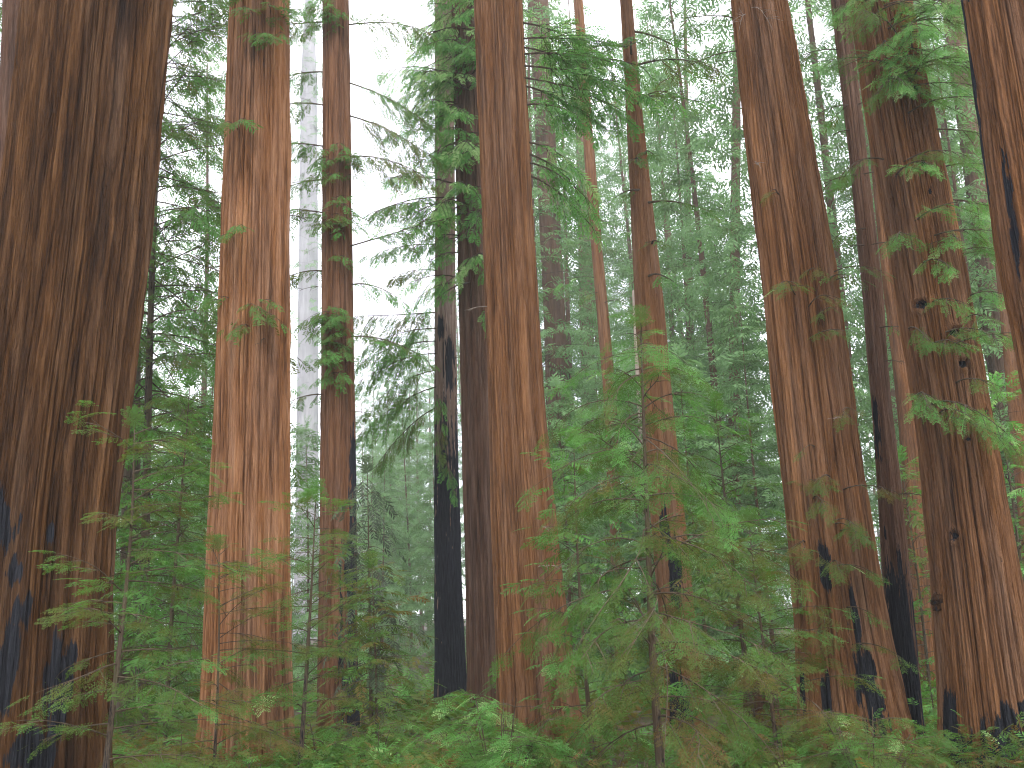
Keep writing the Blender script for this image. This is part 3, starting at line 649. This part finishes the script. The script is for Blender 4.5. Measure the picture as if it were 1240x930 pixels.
young('green young conifer filling the gap left of the orange redwood', 205, 20, 470, 1.6, 100, 48, r0=0.05,
      lod=1, tint=(0.3, 0.62), droop=0.22, spray=0.42, spacing=0.22, keep=0.8, shape=0.5, top=0.2)
young('bright green sapling at the right edge beyond the knotty redwood', 1252, 21, 470, 1.5, 80, 49, r0=0.04,
      lod=1, tint=(0.5, 0.85), droop=0.2, spray=0.42, spacing=0.22, keep=0.9, shape=0.5, top=0.25)
young('green sapling in the slot between the slim dark trunk and the knotty redwood', 1120, 24, 560, 1.3, 70, 50, r0=0.04,
      lod=1, tint=(0.36, 0.62), droop=0.22, spray=0.44, spacing=0.24, keep=0.85, shape=0.5, top=0.25)
young('rusty low young conifer under the charred side of the straight reddish redwood', 455, 20, 690, 1.2, 60, 51, r0=0.03,
      lod=1, tint=(0.12, 0.45), droop=0.25, spray=0.36, spacing=0.19, keep=0.8, shape=0.5, top=0.25)
young('olive young conifer low in front of the leaning russet redwood at left', 930, 14.5, 640, 1.2, 60, 52, r0=0.03,
      lod=0, tint=(0.18, 0.5), droop=0.2, spray=0.3, spacing=0.17, keep=0.78, shape=0.5, top=0.3)
young('tall airy conifer behind the massive dark redwood, boughs against white sky', 178, 25, -260, 3.6, 270, 53, r0=0.12, zc=2.0,
      lod=1, tint=(0.34, 0.66), droop=0.3, spray=0.46, spacing=0.24, side=0.36, keep=0.72, shape=0.35, top=0.35, hang=0.6, jit=0.28)
young('leafy conifer behind the upper left edge of the massive dark redwood', -10, 24, -200, 3.2, 170, 54, r0=0.15, zc=5.0,
      lod=1, tint=(0.34, 0.6), droop=0.3, spray=0.48, spacing=0.3, keep=0.85, shape=0.3, top=0.35)

# thin crown of the fog-bound redwood
gm_ = conifer_mesh(95, 112, 0.3, 22, 5.5, 190, lod=2, tint=(0.4, 0.8), droop=0.35, spray=0.9, spacing=0.5, side=0.36, keep=0.6, hang=0.5, shape=0.4, top=0.2, mats=[M_TWIG, M_HAZY])[1]
link('crown', gm_, rM).location = (0, 0, 0)
# out-of-view crowns of the big trees, high overhead, put in to shade the grove
hi_ = conifer_mesh(90, 36, 0.05, 19, 3.6, 90, lod=2, tint=(0.36, 0.7), droop=0.3, spray=0.8, spacing=0.5, side=0.4, keep=0.8, hang=0.45, shape=0.7, top=0.12)[1]
for r_, x_ in ((rA, 0), (rN, 0), (rP, 0), (rQ, 0)):
    c_ = link('crown', hi_, r_); c_.rotation_euler.z = x_ * 1.3 + r_.location.x; c_.location.z = x_
    me_ = [q for q in r_.children if q.name.startswith('trunk')][0].data
    vv = np.empty(len(me_.vertices) * 3, np.float32); me_.vertices.foreach_get('co', vv); vv = vv.reshape(-1, 3); tp = vv[np.abs(vv[:, 2] - 24) < 1.5].mean(0)
    c_.location.x, c_.location.y = float(tp[0]), float(tp[1])
# ------------------------------------------------------------------ background conifers
bg_mesh = {}
def bg_proto(k):
    if k not in bg_mesh:
        a = [dict(H=32, L0=4.8, nb=185, zc=2, keep=0.82), dict(H=42, L0=5.0, nb=190, zc=5, keep=0.78), dict(H=26, L0=4.2, nb=170, zc=1, keep=0.85),
             dict(H=54, L0=5.2, nb=230, zc=7, keep=0.78), dict(H=16, L0=3.4, nb=150, zc=0.5, keep=0.95), dict(H=20, L0=3.8, nb=150, zc=1.0, keep=0.9)][k]
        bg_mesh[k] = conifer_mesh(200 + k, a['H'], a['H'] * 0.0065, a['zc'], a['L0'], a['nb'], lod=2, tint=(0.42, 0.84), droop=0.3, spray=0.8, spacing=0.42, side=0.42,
                                  keep=a['keep'], hang=0.45, shape=0.55, top=0.1, trunk_mat=M_FAR, base_short=0.5, mats=[M_TWIG, M_HAZY])
    return bg_mesh[k]
BG = [  # photo x, distance, proto, scale, label
    (230, 62, 1, 1.0, 'misty conifer seen between the massive dark and the orange redwoods', 'misty conifers left of the orange redwood'),
    (170, 48, 2, 0.9, 'misty conifer seen between the massive dark and the orange redwoods', 'misty conifers left of the orange redwood'),
    (250, 95, 0, 0.9, 'misty conifer seen between the massive dark and the orange redwoods', 'misty conifers left of the orange redwood'),
    (372, 58, 4, 0.9, 'low misty conifer between the orange and the straight reddish redwoods', None),
    (495, 140, 1, 0.95, 'pale misty conifer in the bright gap left of the blackened trunk', 'pale conifers in the bright gap'),
    (470, 125, 1, 0.80, 'pale misty conifer in the bright gap left of the blackened trunk', 'pale conifers in the bright gap'),
    (436, 135, 0, 1.00, 'pale misty conifer in the bright gap left of the blackened trunk', 'pale conifers in the bright gap'),
    (710, 62, 1, 1.05, 'tall hazy conifer in the upper gap right of the central redwood', 'tall hazy conifers beyond the young redwood'),
    (810, 76, 1, 1.20, 'tall hazy conifer in the upper gap right of the central redwood', 'tall hazy conifers beyond the young redwood'),
    (860, 56, 0, 1.10, 'tall hazy conifer in the upper gap right of the central redwood', 'tall hazy conifers beyond the young redwood'),
    (690, 38, 4, 0.75, 'mid-green conifer low behind the drooping young redwood', 'mid-green conifers low in the gap'),
    (790, 40, 4, 0.80, 'mid-green conifer low behind the drooping young redwood', 'mid-green conifers low in the gap'),
    (860, 34, 4, 0.70, 'mid-green conifer low behind the drooping young redwood', 'mid-green conifers low in the gap'),
    (940, 36, 5, 0.70, 'mid-green conifer low behind the drooping young redwood', 'mid-green conifers low in the gap'),
    (215, 40, 4, 0.80, 'misty conifer seen between the massive dark and the orange redwoods', 'misty conifers left of the orange redwood'),
    (150, 34, 4, 0.75, 'misty conifer seen between the massive dark and the orange redwoods', 'misty conifers left of the orange redwood'),
    (240, 50, 5, 0.90, 'misty conifer seen between the massive dark and the orange redwoods', 'misty conifers left of the orange redwood'),
    (512, 120, 0, 1.20, 'pale misty conifer in the bright gap left of the blackened trunk', 'pale conifers in the bright gap'),
    (478, 105, 0, 0.86, 'pale misty conifer in the bright gap left of the blackened trunk', 'pale conifers in the bright gap'),
    (446, 95, 2, 0.80, 'pale misty conifer in the bright gap left of the blackened trunk', 'pale conifers in the bright gap'),
    (498, 80, 5, 0.95, 'pale misty conifer in the bright gap left of the blackened trunk', 'pale conifers in the bright gap'),
    (463, 75, 4, 0.95, 'pale misty conifer in the bright gap left of the blackened trunk', 'pale conifers in the bright gap'),
    (420, 110, 2, 0.85, 'pale misty conifer in the bright gap left of the blackened trunk', 'pale conifers in the bright gap'),
    (535, 64, 5, 0.75, 'pale misty conifer in the bright gap left of the blackened trunk', 'pale conifers in the bright gap'),
    (520, 150, 1, 1.10, 'pale misty conifer in the bright gap left of the blackened trunk', 'pale conifers in the bright gap'),
    (455, 150, 1, 0.95, 'pale misty conifer in the bright gap left of the blackened trunk', 'pale conifers in the bright gap'),
    (680, 54, 1, 1.0, 'hazy green conifer close behind the right side of the central redwood', None),
    (705, 74, 3, 1.1, 'tall hazy conifer behind the thin pinkish bare trunk', None),
    (660, 95, 3, 1.15, 'tall hazy conifer in the upper gap right of the central redwood', 'tall hazy conifers beyond the young redwood'),
    (750, 88, 3, 1.15, 'tall hazy conifer in the upper gap right of the central redwood', 'tall hazy conifers beyond the young redwood'),
    (790, 110, 3, 1.2, 'tall hazy conifer in the upper gap right of the central redwood', 'tall hazy conifers beyond the young redwood'),
    (838, 66, 1, 1.1, 'hazy conifer left of the thin dark straight trunk', None),
    (890, 46, 1, 0.9, 'dark green conifer with dense boughs beside the leaning russet redwood', None),
    (870, 84, 3, 1.1, 'tall hazy conifer in the upper gap right of the central redwood', 'tall hazy conifers beyond the young redwood'),
    (930, 60, 0, 0.9, 'tall hazy conifer in the upper gap right of the central redwood', 'tall hazy conifers beyond the young redwood'),
    (740, 48, 5, 0.75, 'mid-green conifer low behind the drooping young redwood', 'mid-green conifers low in the gap'),
    (840, 44, 5, 0.8, 'mid-green conifer low behind the drooping young redwood', 'mid-green conifers low in the gap'),
    (900, 52, 5, 0.9, 'mid-green conifer low behind the drooping young redwood', 'mid-green conifers low in the gap'),
    (1010, 38, 1, 0.9, 'green conifer between the leaning russet redwood and the slim dark trunk', 'green conifers behind the slim dark trunk'),
    (1060, 46, 3, 0.9, 'green conifer between the leaning russet redwood and the slim dark trunk', 'green conifers behind the slim dark trunk'),
    (1130, 58, 3, 1.0, 'green conifer between the leaning russet redwood and the slim dark trunk', 'green conifers behind the slim dark trunk'),
    (1200, 40, 1, 0.9, 'leafy conifer behind the gap between the knotty redwood and the corner trunk', 'leafy conifers at the upper right'),
    (1235, 34, 0, 0.8, 'leafy conifer behind the gap between the knotty redwood and the corner trunk', 'leafy conifers at the upper right'),
    (1275, 50, 3, 1.0, 'leafy conifer behind the gap between the knotty redwood and the corner trunk', 'leafy conifers at the upper right'),
    (1240, 70, 3, 1.1, 'leafy conifer behind the gap between the knotty redwood and the corner trunk', 'leafy conifers at the upper right'),
    (40, 45, 0, 1.0, 'dim conifer peeping past the left edge of the massive dark redwood', None),
    (120, 75, 3, 1.0, 'misty conifer seen between the massive dark and the orange redwoods', 'misty conifers left of the orange redwood'),
]
rgb = np.random.RandomState(77)
ORD = {'misty conifers left of the orange redwood': ('misty conifer between the massive dark and orange redwoods, {} from the orange trunk', -1),
       'tall hazy conifers beyond the young redwood': ('tall hazy conifer in the upper gap, {} from the central redwood', 1),
       'mid-green conifers low in the gap': ('mid-green conifer low behind the drooping young redwood, {} from the central redwood', 1),
       'green conifers behind the slim dark trunk': ('green conifer behind the slim dark trunk, {} from the leaning russet redwood', 1),
       'leafy conifers at the upper right': ('leafy conifer beyond the knotty redwood, {} from its trunk', 1)}
NTH = 'first second third fourth fifth sixth seventh eighth ninth tenth'.split()
for g_, (tpl, sg) in ORD.items():
    for n_, q in enumerate(sorted([q for q in range(len(BG)) if BG[q][5] == g_], key=lambda q: sg * BG[q][0])):
        BG[q] = BG[q][:4] + (tpl.format(NTH[n_]), g_)
for (px, Yd, k, sc, lab, grp) in BG:
    plant_tree('misty_conifer', bg_proto(k), base_at(px, Yd), lab, 'tree', grp, rz=rgb.uniform(0, 6.28), sc=sc * rgb.uniform(0.95, 1.05))
# a further rank that closes the view far back in the fog
for i in range(34):
    px = -100 + 1440 * (i + rgb.uniform(0, 1)) / 34; Yd = rgb.uniform(125, 200)
    if 415 < px < 530: k, sc = 2, 1.1
    elif 140 < px < 415: k, sc = 5, 1.0
    else: k, sc = int(rgb.choice([0, 1, 3])), rgb.uniform(1.0, 1.25)
    plant_tree('distant_conifer', bg_proto(k), base_at(px, Yd), 'faint conifer in the farthest rank, almost lost in the fog', 'tree', 'farthest conifers lost in fog', rz=rgb.uniform(0, 6.28), sc=sc)

# ------------------------------------------------------------------ shrubs
def shrub(label, px, Y, h, rad, n, seed, lod=0, tint=(0.4, 0.75), spray=0.26, sheen=0.3, name='shrub', up_=0.9, keep=0.9, mats=None):
    rg = np.random.RandomState(seed); b = base_at(px, Y)
    st = MB(); fo = MB()
    for i in range(n):
        az = i * 2.4 + rg.normal(0, 0.3); tilt = rg.uniform(0.1, 1.0)
        hh = h * rg.uniform(0.45, 1.0); q = np.linspace(0, 1, 6)
        out = rad * 0.55 * tilt
        pts = np.stack([0.08 * np.cos(az) + out * np.cos(az) * q ** 1.3, 0.08 * np.sin(az) + out * np.sin(az) * q ** 1.3, -0.1 + (hh + 0.1) * q], -1) + b
        st.tube(pts, 0.012 * (1 - 0.7 * q) + 0.002, 5, 0.4)
        for s in range(max(3, int(hh / 0.16))):
            u = rg.uniform(0.3, 1.0); p = np.array([np.interp(u, q, pts[:, k]) for k in range(3)])
            bough(fo, rg, p, az + rg.normal(0, 1.3), rad * rg.uniform(0.35, 0.75), rg.uniform(0.1, 0.5), 0.35, 0.006, spacing=0.11, side=0.4, spray=spray, lod=lod,
                  tint=tint, hang=0.25, keep=keep, t0=0.1, sheen=sheen)
    root = thing(name, b, label, 'shrub')
    link('stem', st.mesh('stem', [M_TWIG], b, True), root)
    link('foliage', fo.mesh('foliage', mats or [M_TWIG, M_LEAF], b), root)

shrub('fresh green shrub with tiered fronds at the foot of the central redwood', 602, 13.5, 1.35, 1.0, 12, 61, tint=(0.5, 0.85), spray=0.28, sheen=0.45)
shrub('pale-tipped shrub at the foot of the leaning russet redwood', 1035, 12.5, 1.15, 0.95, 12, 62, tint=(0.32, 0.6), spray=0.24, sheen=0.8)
shrub('low green shrub left of the blackened trunk foot', 450, 17, 0.9, 0.9, 11, 63, tint=(0.45, 0.8))
shrub('low green shrub between the orange redwood and the slim young conifer', 392, 16, 0.8, 0.8, 10, 64, tint=(0.42, 0.75))
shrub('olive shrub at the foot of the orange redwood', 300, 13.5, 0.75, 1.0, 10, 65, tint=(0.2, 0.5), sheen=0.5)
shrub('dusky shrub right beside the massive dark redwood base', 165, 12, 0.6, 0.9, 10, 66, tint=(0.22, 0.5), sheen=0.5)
shrub('grey-green shrub between the massive dark and orange redwood bases', 225, 14, 0.95, 0.9, 11, 67, tint=(0.3, 0.58), sheen=0.5)
shrub('bright shrub low right of the central redwood base', 705, 13, 0.85, 0.8, 11, 68, tint=(0.48, 0.85))
shrub('olive shrub below the drooping young redwood', 765, 12, 0.75, 0.8, 10, 69, tint=(0.25, 0.55), sheen=0.5)
shrub('dark green shrub right of the drooping young redwood foot', 885, 14, 0.7, 0.8, 11, 70, tint=(0.3, 0.6), sheen=0.5)
shrub('rusty green shrub before the leaning russet redwood base', 945, 13, 0.8, 0.9, 10, 71, tint=(0.18, 0.55), sheen=0.5)
shrub('green shrub behind the gap right of the leaning russet redwood base', 1122, 19, 1.1, 0.9, 10, 72, lod=1, tint=(0.4, 0.7))
shrub('green shrub behind the blackened trunk foot', 520, 26, 1.1, 1.2, 11, 73, lod=1, tint=(0.4, 0.7), spray=0.32)
shrub('brownish shrub just left of the fresh green shrub', 540, 18, 0.85, 0.9, 10, 74, tint=(0.22, 0.6))
shrub('tall thin green shrub between the central redwood and the blackened trunk base', 640, 24, 1.4, 1.1, 10, 75, lod=1, tint=(0.36, 0.66), spray=0.32)

# ------------------------------------------------------------------ stump and fallen limb
b = base_at(921, 21)
V, Q, at, loc, place = big_trunk([(825, 903, 940), (900, 900, 944)], 21, n1=18, n2=44, depth=0.06, seed=81, nth=140, dz=0.05, ztop=float(unproj(920, 822, 21)[0][2]), flare=0.3, tone_off=0.4)
st = thing('tree_stump', loc, 'short ragged red-brown stump left of the leaning russet redwood', 'stump')
link('body', mesh_from('body', V, Q, [B_DUSK], None, at), st)
top = V.reshape(-1, 140, 3)[-1]; c = top.mean(0); mb = MB()
ring = np.vstack([top + [0, 0, 0.0], c + (top - c) * 0.5 + [0, 0, -0.07], c + (top - c) * 0.02 + [0, 0, -0.12]])
j = np.arange(140); k = (j + 1) % 140
mb.add(ring, np.vstack([np.stack([j, k, 140 + k, 140 + j], -1), np.stack([140 + j, 140 + k, 280 + k, 280 + j], -1)]), 0.6)
link('top', mb.mesh('top', [B_RED]), st)
mb = MB(); rg = np.random.RandomState(4)
p0 = unproj(487, 905, 24)[0]; p1 = unproj(506, 868, 27)[0]; p0[2] = gz(p0[0], p0[1]) + 0.05
q = np.linspace(0, 1, 8)[:, None]; mb.tube(p0 * (1 - q) + p1 * q + rg.normal(0, 0.02, (8, 3)), 0.045 * (1 - 0.5 * q[:, 0]), 8, 0.5)
tag(link('fallen_limb', mb.mesh('fallen_limb', [M_PALE], p0, True)), 'pale fallen limb leaning in the brush left of the blackened trunk', 'branch').location = p0

# ------------------------------------------------------------------ ground
nx, ny = 220, 240
gx = np.linspace(-230, 230, nx); gy = np.concatenate([np.linspace(-25, 60, 150), np.linspace(62, 245, ny - 150)])
GX, GY = np.meshgrid(gx, gy, indexing='ij')
V = np.stack([GX, GY, gz(GX, GY)], -1).reshape(-1, 3)
i = np.arange(nx - 1)[:, None]; j = np.arange(ny - 1)[None]
Q = np.stack([i * ny + j, (i + 1) * ny + j, (i + 1) * ny + j + 1, i * ny + j + 1], -1).reshape(-1, 4)
m, nt = new_mat('forest_floor'); L = nt.links.new
out = N(nt, 'ShaderNodeOutputMaterial'); bs = N(nt, 'ShaderNodeBsdfPrincipled'); L(bs.outputs[0], out.inputs[0]); bs.inputs['Roughness'].default_value = 0.95
tc = N(nt, 'ShaderNodeTexCoord'); n1 = N(nt, 'ShaderNodeTexNoise'); n1.inputs['Scale'].default_value = 1.2; n1.inputs['Detail'].default_value = 8; L(tc.outputs['Object'], n1.inputs['Vector'])
cr = ramp(nt, [(0.35, (0.035, 0.022, 0.014)), (0.5, (0.075, 0.045, 0.025)), (0.65, (0.04, 0.05, 0.018))]); L(n1.outputs[0], cr.inputs[0]); L(cr.outputs[0], bs.inputs['Base Color'])
n2 = N(nt, 'ShaderNodeTexNoise'); n2.inputs['Scale'].default_value = 25; n2.inputs['Detail'].default_value = 4; L(tc.outputs['Object'], n2.inputs['Vector'])
bp = N(nt, 'ShaderNodeBump'); bp.inputs['Strength'].default_value = 0.6; L(n2.outputs[0], bp.inputs['Height']); L(bp.outputs[0], bs.inputs['Normal'])
tag(link('ground', mesh_from('ground', V, Q, [m])), 'brown forest floor of needle duff under the redwoods', None, None, 'structure')

# ground cover nobody could count
rg = np.random.RandomState(12); mb = MB()
n = 42000; yy = 9 + 100 * rg.rand(n) ** 1.5; xx = (rg.rand(n) * 2 - 1) * (yy * 0.62 + 4)
dens = vn(xx * 0.35 + 200, yy * 0.35, 250, 3); ok = rg.rand(n) < smooth(0.1, 0.5, dens); xx, yy, dens = xx[ok], yy[ok], dens[ok]
n = len(xx); a = rg.rand(n) * 6.28; el = rg.uniform(0.15, 1.1, n)
X = np.stack([np.cos(a) * np.cos(el), np.sin(a) * np.cos(el), np.sin(el)], -1); Zv = np.stack([-np.cos(a) * np.sin(el), -np.sin(a) * np.sin(el), np.cos(el)], -1)
P = np.stack([xx, yy, gz(xx, yy) + rg.uniform(0, 0.5, n) * dens * np.where(yy < 21, 0.5, 1.0)], -1)
tt = np.clip(0.14 + 0.55 * dens + rg.normal(0, 0.12, n), 0, 1)
near = yy < 22
for rep in range(3):
    o_ = rg.normal(0, 0.16, (near.sum(), 3)); o_[:, 2] = np.abs(o_[:, 2]) * 1.3; a_ = rg.rand(near.sum()) * 6.28; e_ = rg.uniform(-0.4, 0.9, near.sum())
    X_ = np.stack([np.cos(a_) * np.cos(e_), np.sin(a_) * np.cos(e_), np.sin(e_)], -1); Z_ = np.stack([-np.cos(a_) * np.sin(e_), -np.sin(a_) * np.sin(e_), np.cos(e_)], -1) + rg.normal(0, 0.3, (near.sum(), 3))
    mb.sprays(P[near] + o_, X_, Z_, rg.uniform(0.14, 0.30, near.sum()), np.clip(tt[near] + rg.normal(-0.05, 0.14, near.sum()), 0, 1), TM[1], 0)
mb.sprays(P[~near], X[~near], Zv[~near], rg.uniform(0.35, 0.9, (~near).sum()), tt[~near], TM[2], 0)
tag(link('undergrowth', mb.mesh('undergrowth', [M_LEAF])), 'low ferny green ground cover over the forest floor', None, None, 'stuff')

# ------------------------------------------------------------------ haze
X0, X1, Y0, Y1, Z0, Z1 = -240, 240, -32, 255, -1.8, 122
bv = [(x, y, z) for z in (Z0, Z1) for x, y in ((X0, Y0), (X1, Y0), (X1, Y1), (X0, Y1))]
me = bpy.data.meshes.new('haze'); me.from_pydata(bv, [], [(0, 3, 2, 1), (4, 5, 6, 7), (0, 1, 5, 4), (1, 2, 6, 5), (2, 3, 7, 6), (3, 0, 4, 7)]); me.update()
m, nt = new_mat('haze'); out = N(nt, 'ShaderNodeOutputMaterial'); pv = N(nt, 'ShaderNodeVolumePrincipled')
pv.inputs['Color'].default_value = (0.93, 0.95, 0.98, 1); pv.inputs['Density'].default_value = 0.0009; pv.inputs['Anisotropy'].default_value = 0.3
nt.links.new(pv.outputs[0], out.inputs['Volume']); me.materials.append(m)
tag(link('haze', me), 'thin white morning fog filling the grove', None, None, 'stuff')

# ------------------------------------------------------------------ light
w = bpy.data.worlds.new('World'); scene.world = w; w.use_nodes = True
nt = w.node_tree
for nn in list(nt.nodes): nt.nodes.remove(nn)
L = nt.links.new
EL, ROT = R_(52), R_(160)
sky = N(nt, 'ShaderNodeTexSky', sky_type='NISHITA'); sky.sun_disc = False; sky.sun_elevation = EL; sky.sun_rotation = ROT; sky.air_density = 1.0; sky.dust_density = 3.0
bg = N(nt, 'ShaderNodeBackground'); bg.inputs['Strength'].default_value = 0.12
tc = N(nt, 'ShaderNodeTexCoord'); n1 = N(nt, 'ShaderNodeTexNoise'); n1.inputs['Scale'].default_value = 2.5; n1.inputs['Detail'].default_value = 5; L(tc.outputs['Generated'], n1.inputs['Vector'])
cr = ramp(nt, [(0.34, (4.2, 4.3, 4.9)), (0.46, (7.6, 7.7, 8.3)), (0.7, (9.6, 9.6, 9.9))]); L(n1.outputs[0], cr.inputs[0])
mx = N(nt, 'ShaderNodeMix', data_type='RGBA'); mx.inputs[0].default_value = 0.8
L(sky.outputs[0], mx.inputs[6]); L(cr.outputs[0], mx.inputs[7]); L(mx.outputs[2], bg.inputs['Color'])
wo = N(nt, 'ShaderNodeOutputWorld'); L(bg.outputs[0], wo.inputs[0])
sun = bpy.data.lights.new('sun', 'SUN'); sun.energy = 1.2; sun.angle = R_(20); sun.color = (1.0, 0.96, 0.9)
so = bpy.data.objects.new('sun', sun); COL.objects.link(so)
# sky sun_rotation is measured from +Y towards +X
sd = mathutils.Vector((math.sin(ROT) * math.cos(EL), math.cos(ROT) * math.cos(EL), math.sin(EL)))
so.rotation_euler = sd.to_track_quat('Z', 'Y').to_euler(); so.location = (0, -10, 60)

# ------------------------------------------------------------------ render settings
scene.render.engine = 'CYCLES'
scene.cycles.use_denoising = True; scene.cycles.denoiser = 'OPENIMAGEDENOISE'; scene.cycles.denoising_prefilter = 'ACCURATE'; scene.cycles.denoising_input_passes = 'RGB_ALBEDO_NORMAL'; scene.cycles.filter_width = 1.1
scene.cycles.max_bounces = 8; scene.cycles.diffuse_bounces = 4; scene.cycles.transmission_bounces = 4; scene.cycles.volume_bounces = 3
scene.cycles.use_adaptive_sampling = False
vs = scene.view_settings
vs.view_transform = 'Standard'; vs.look = 'None'; vs.exposure = 1.65; vs.gamma = 1.0; vs.use_curve_mapping = False
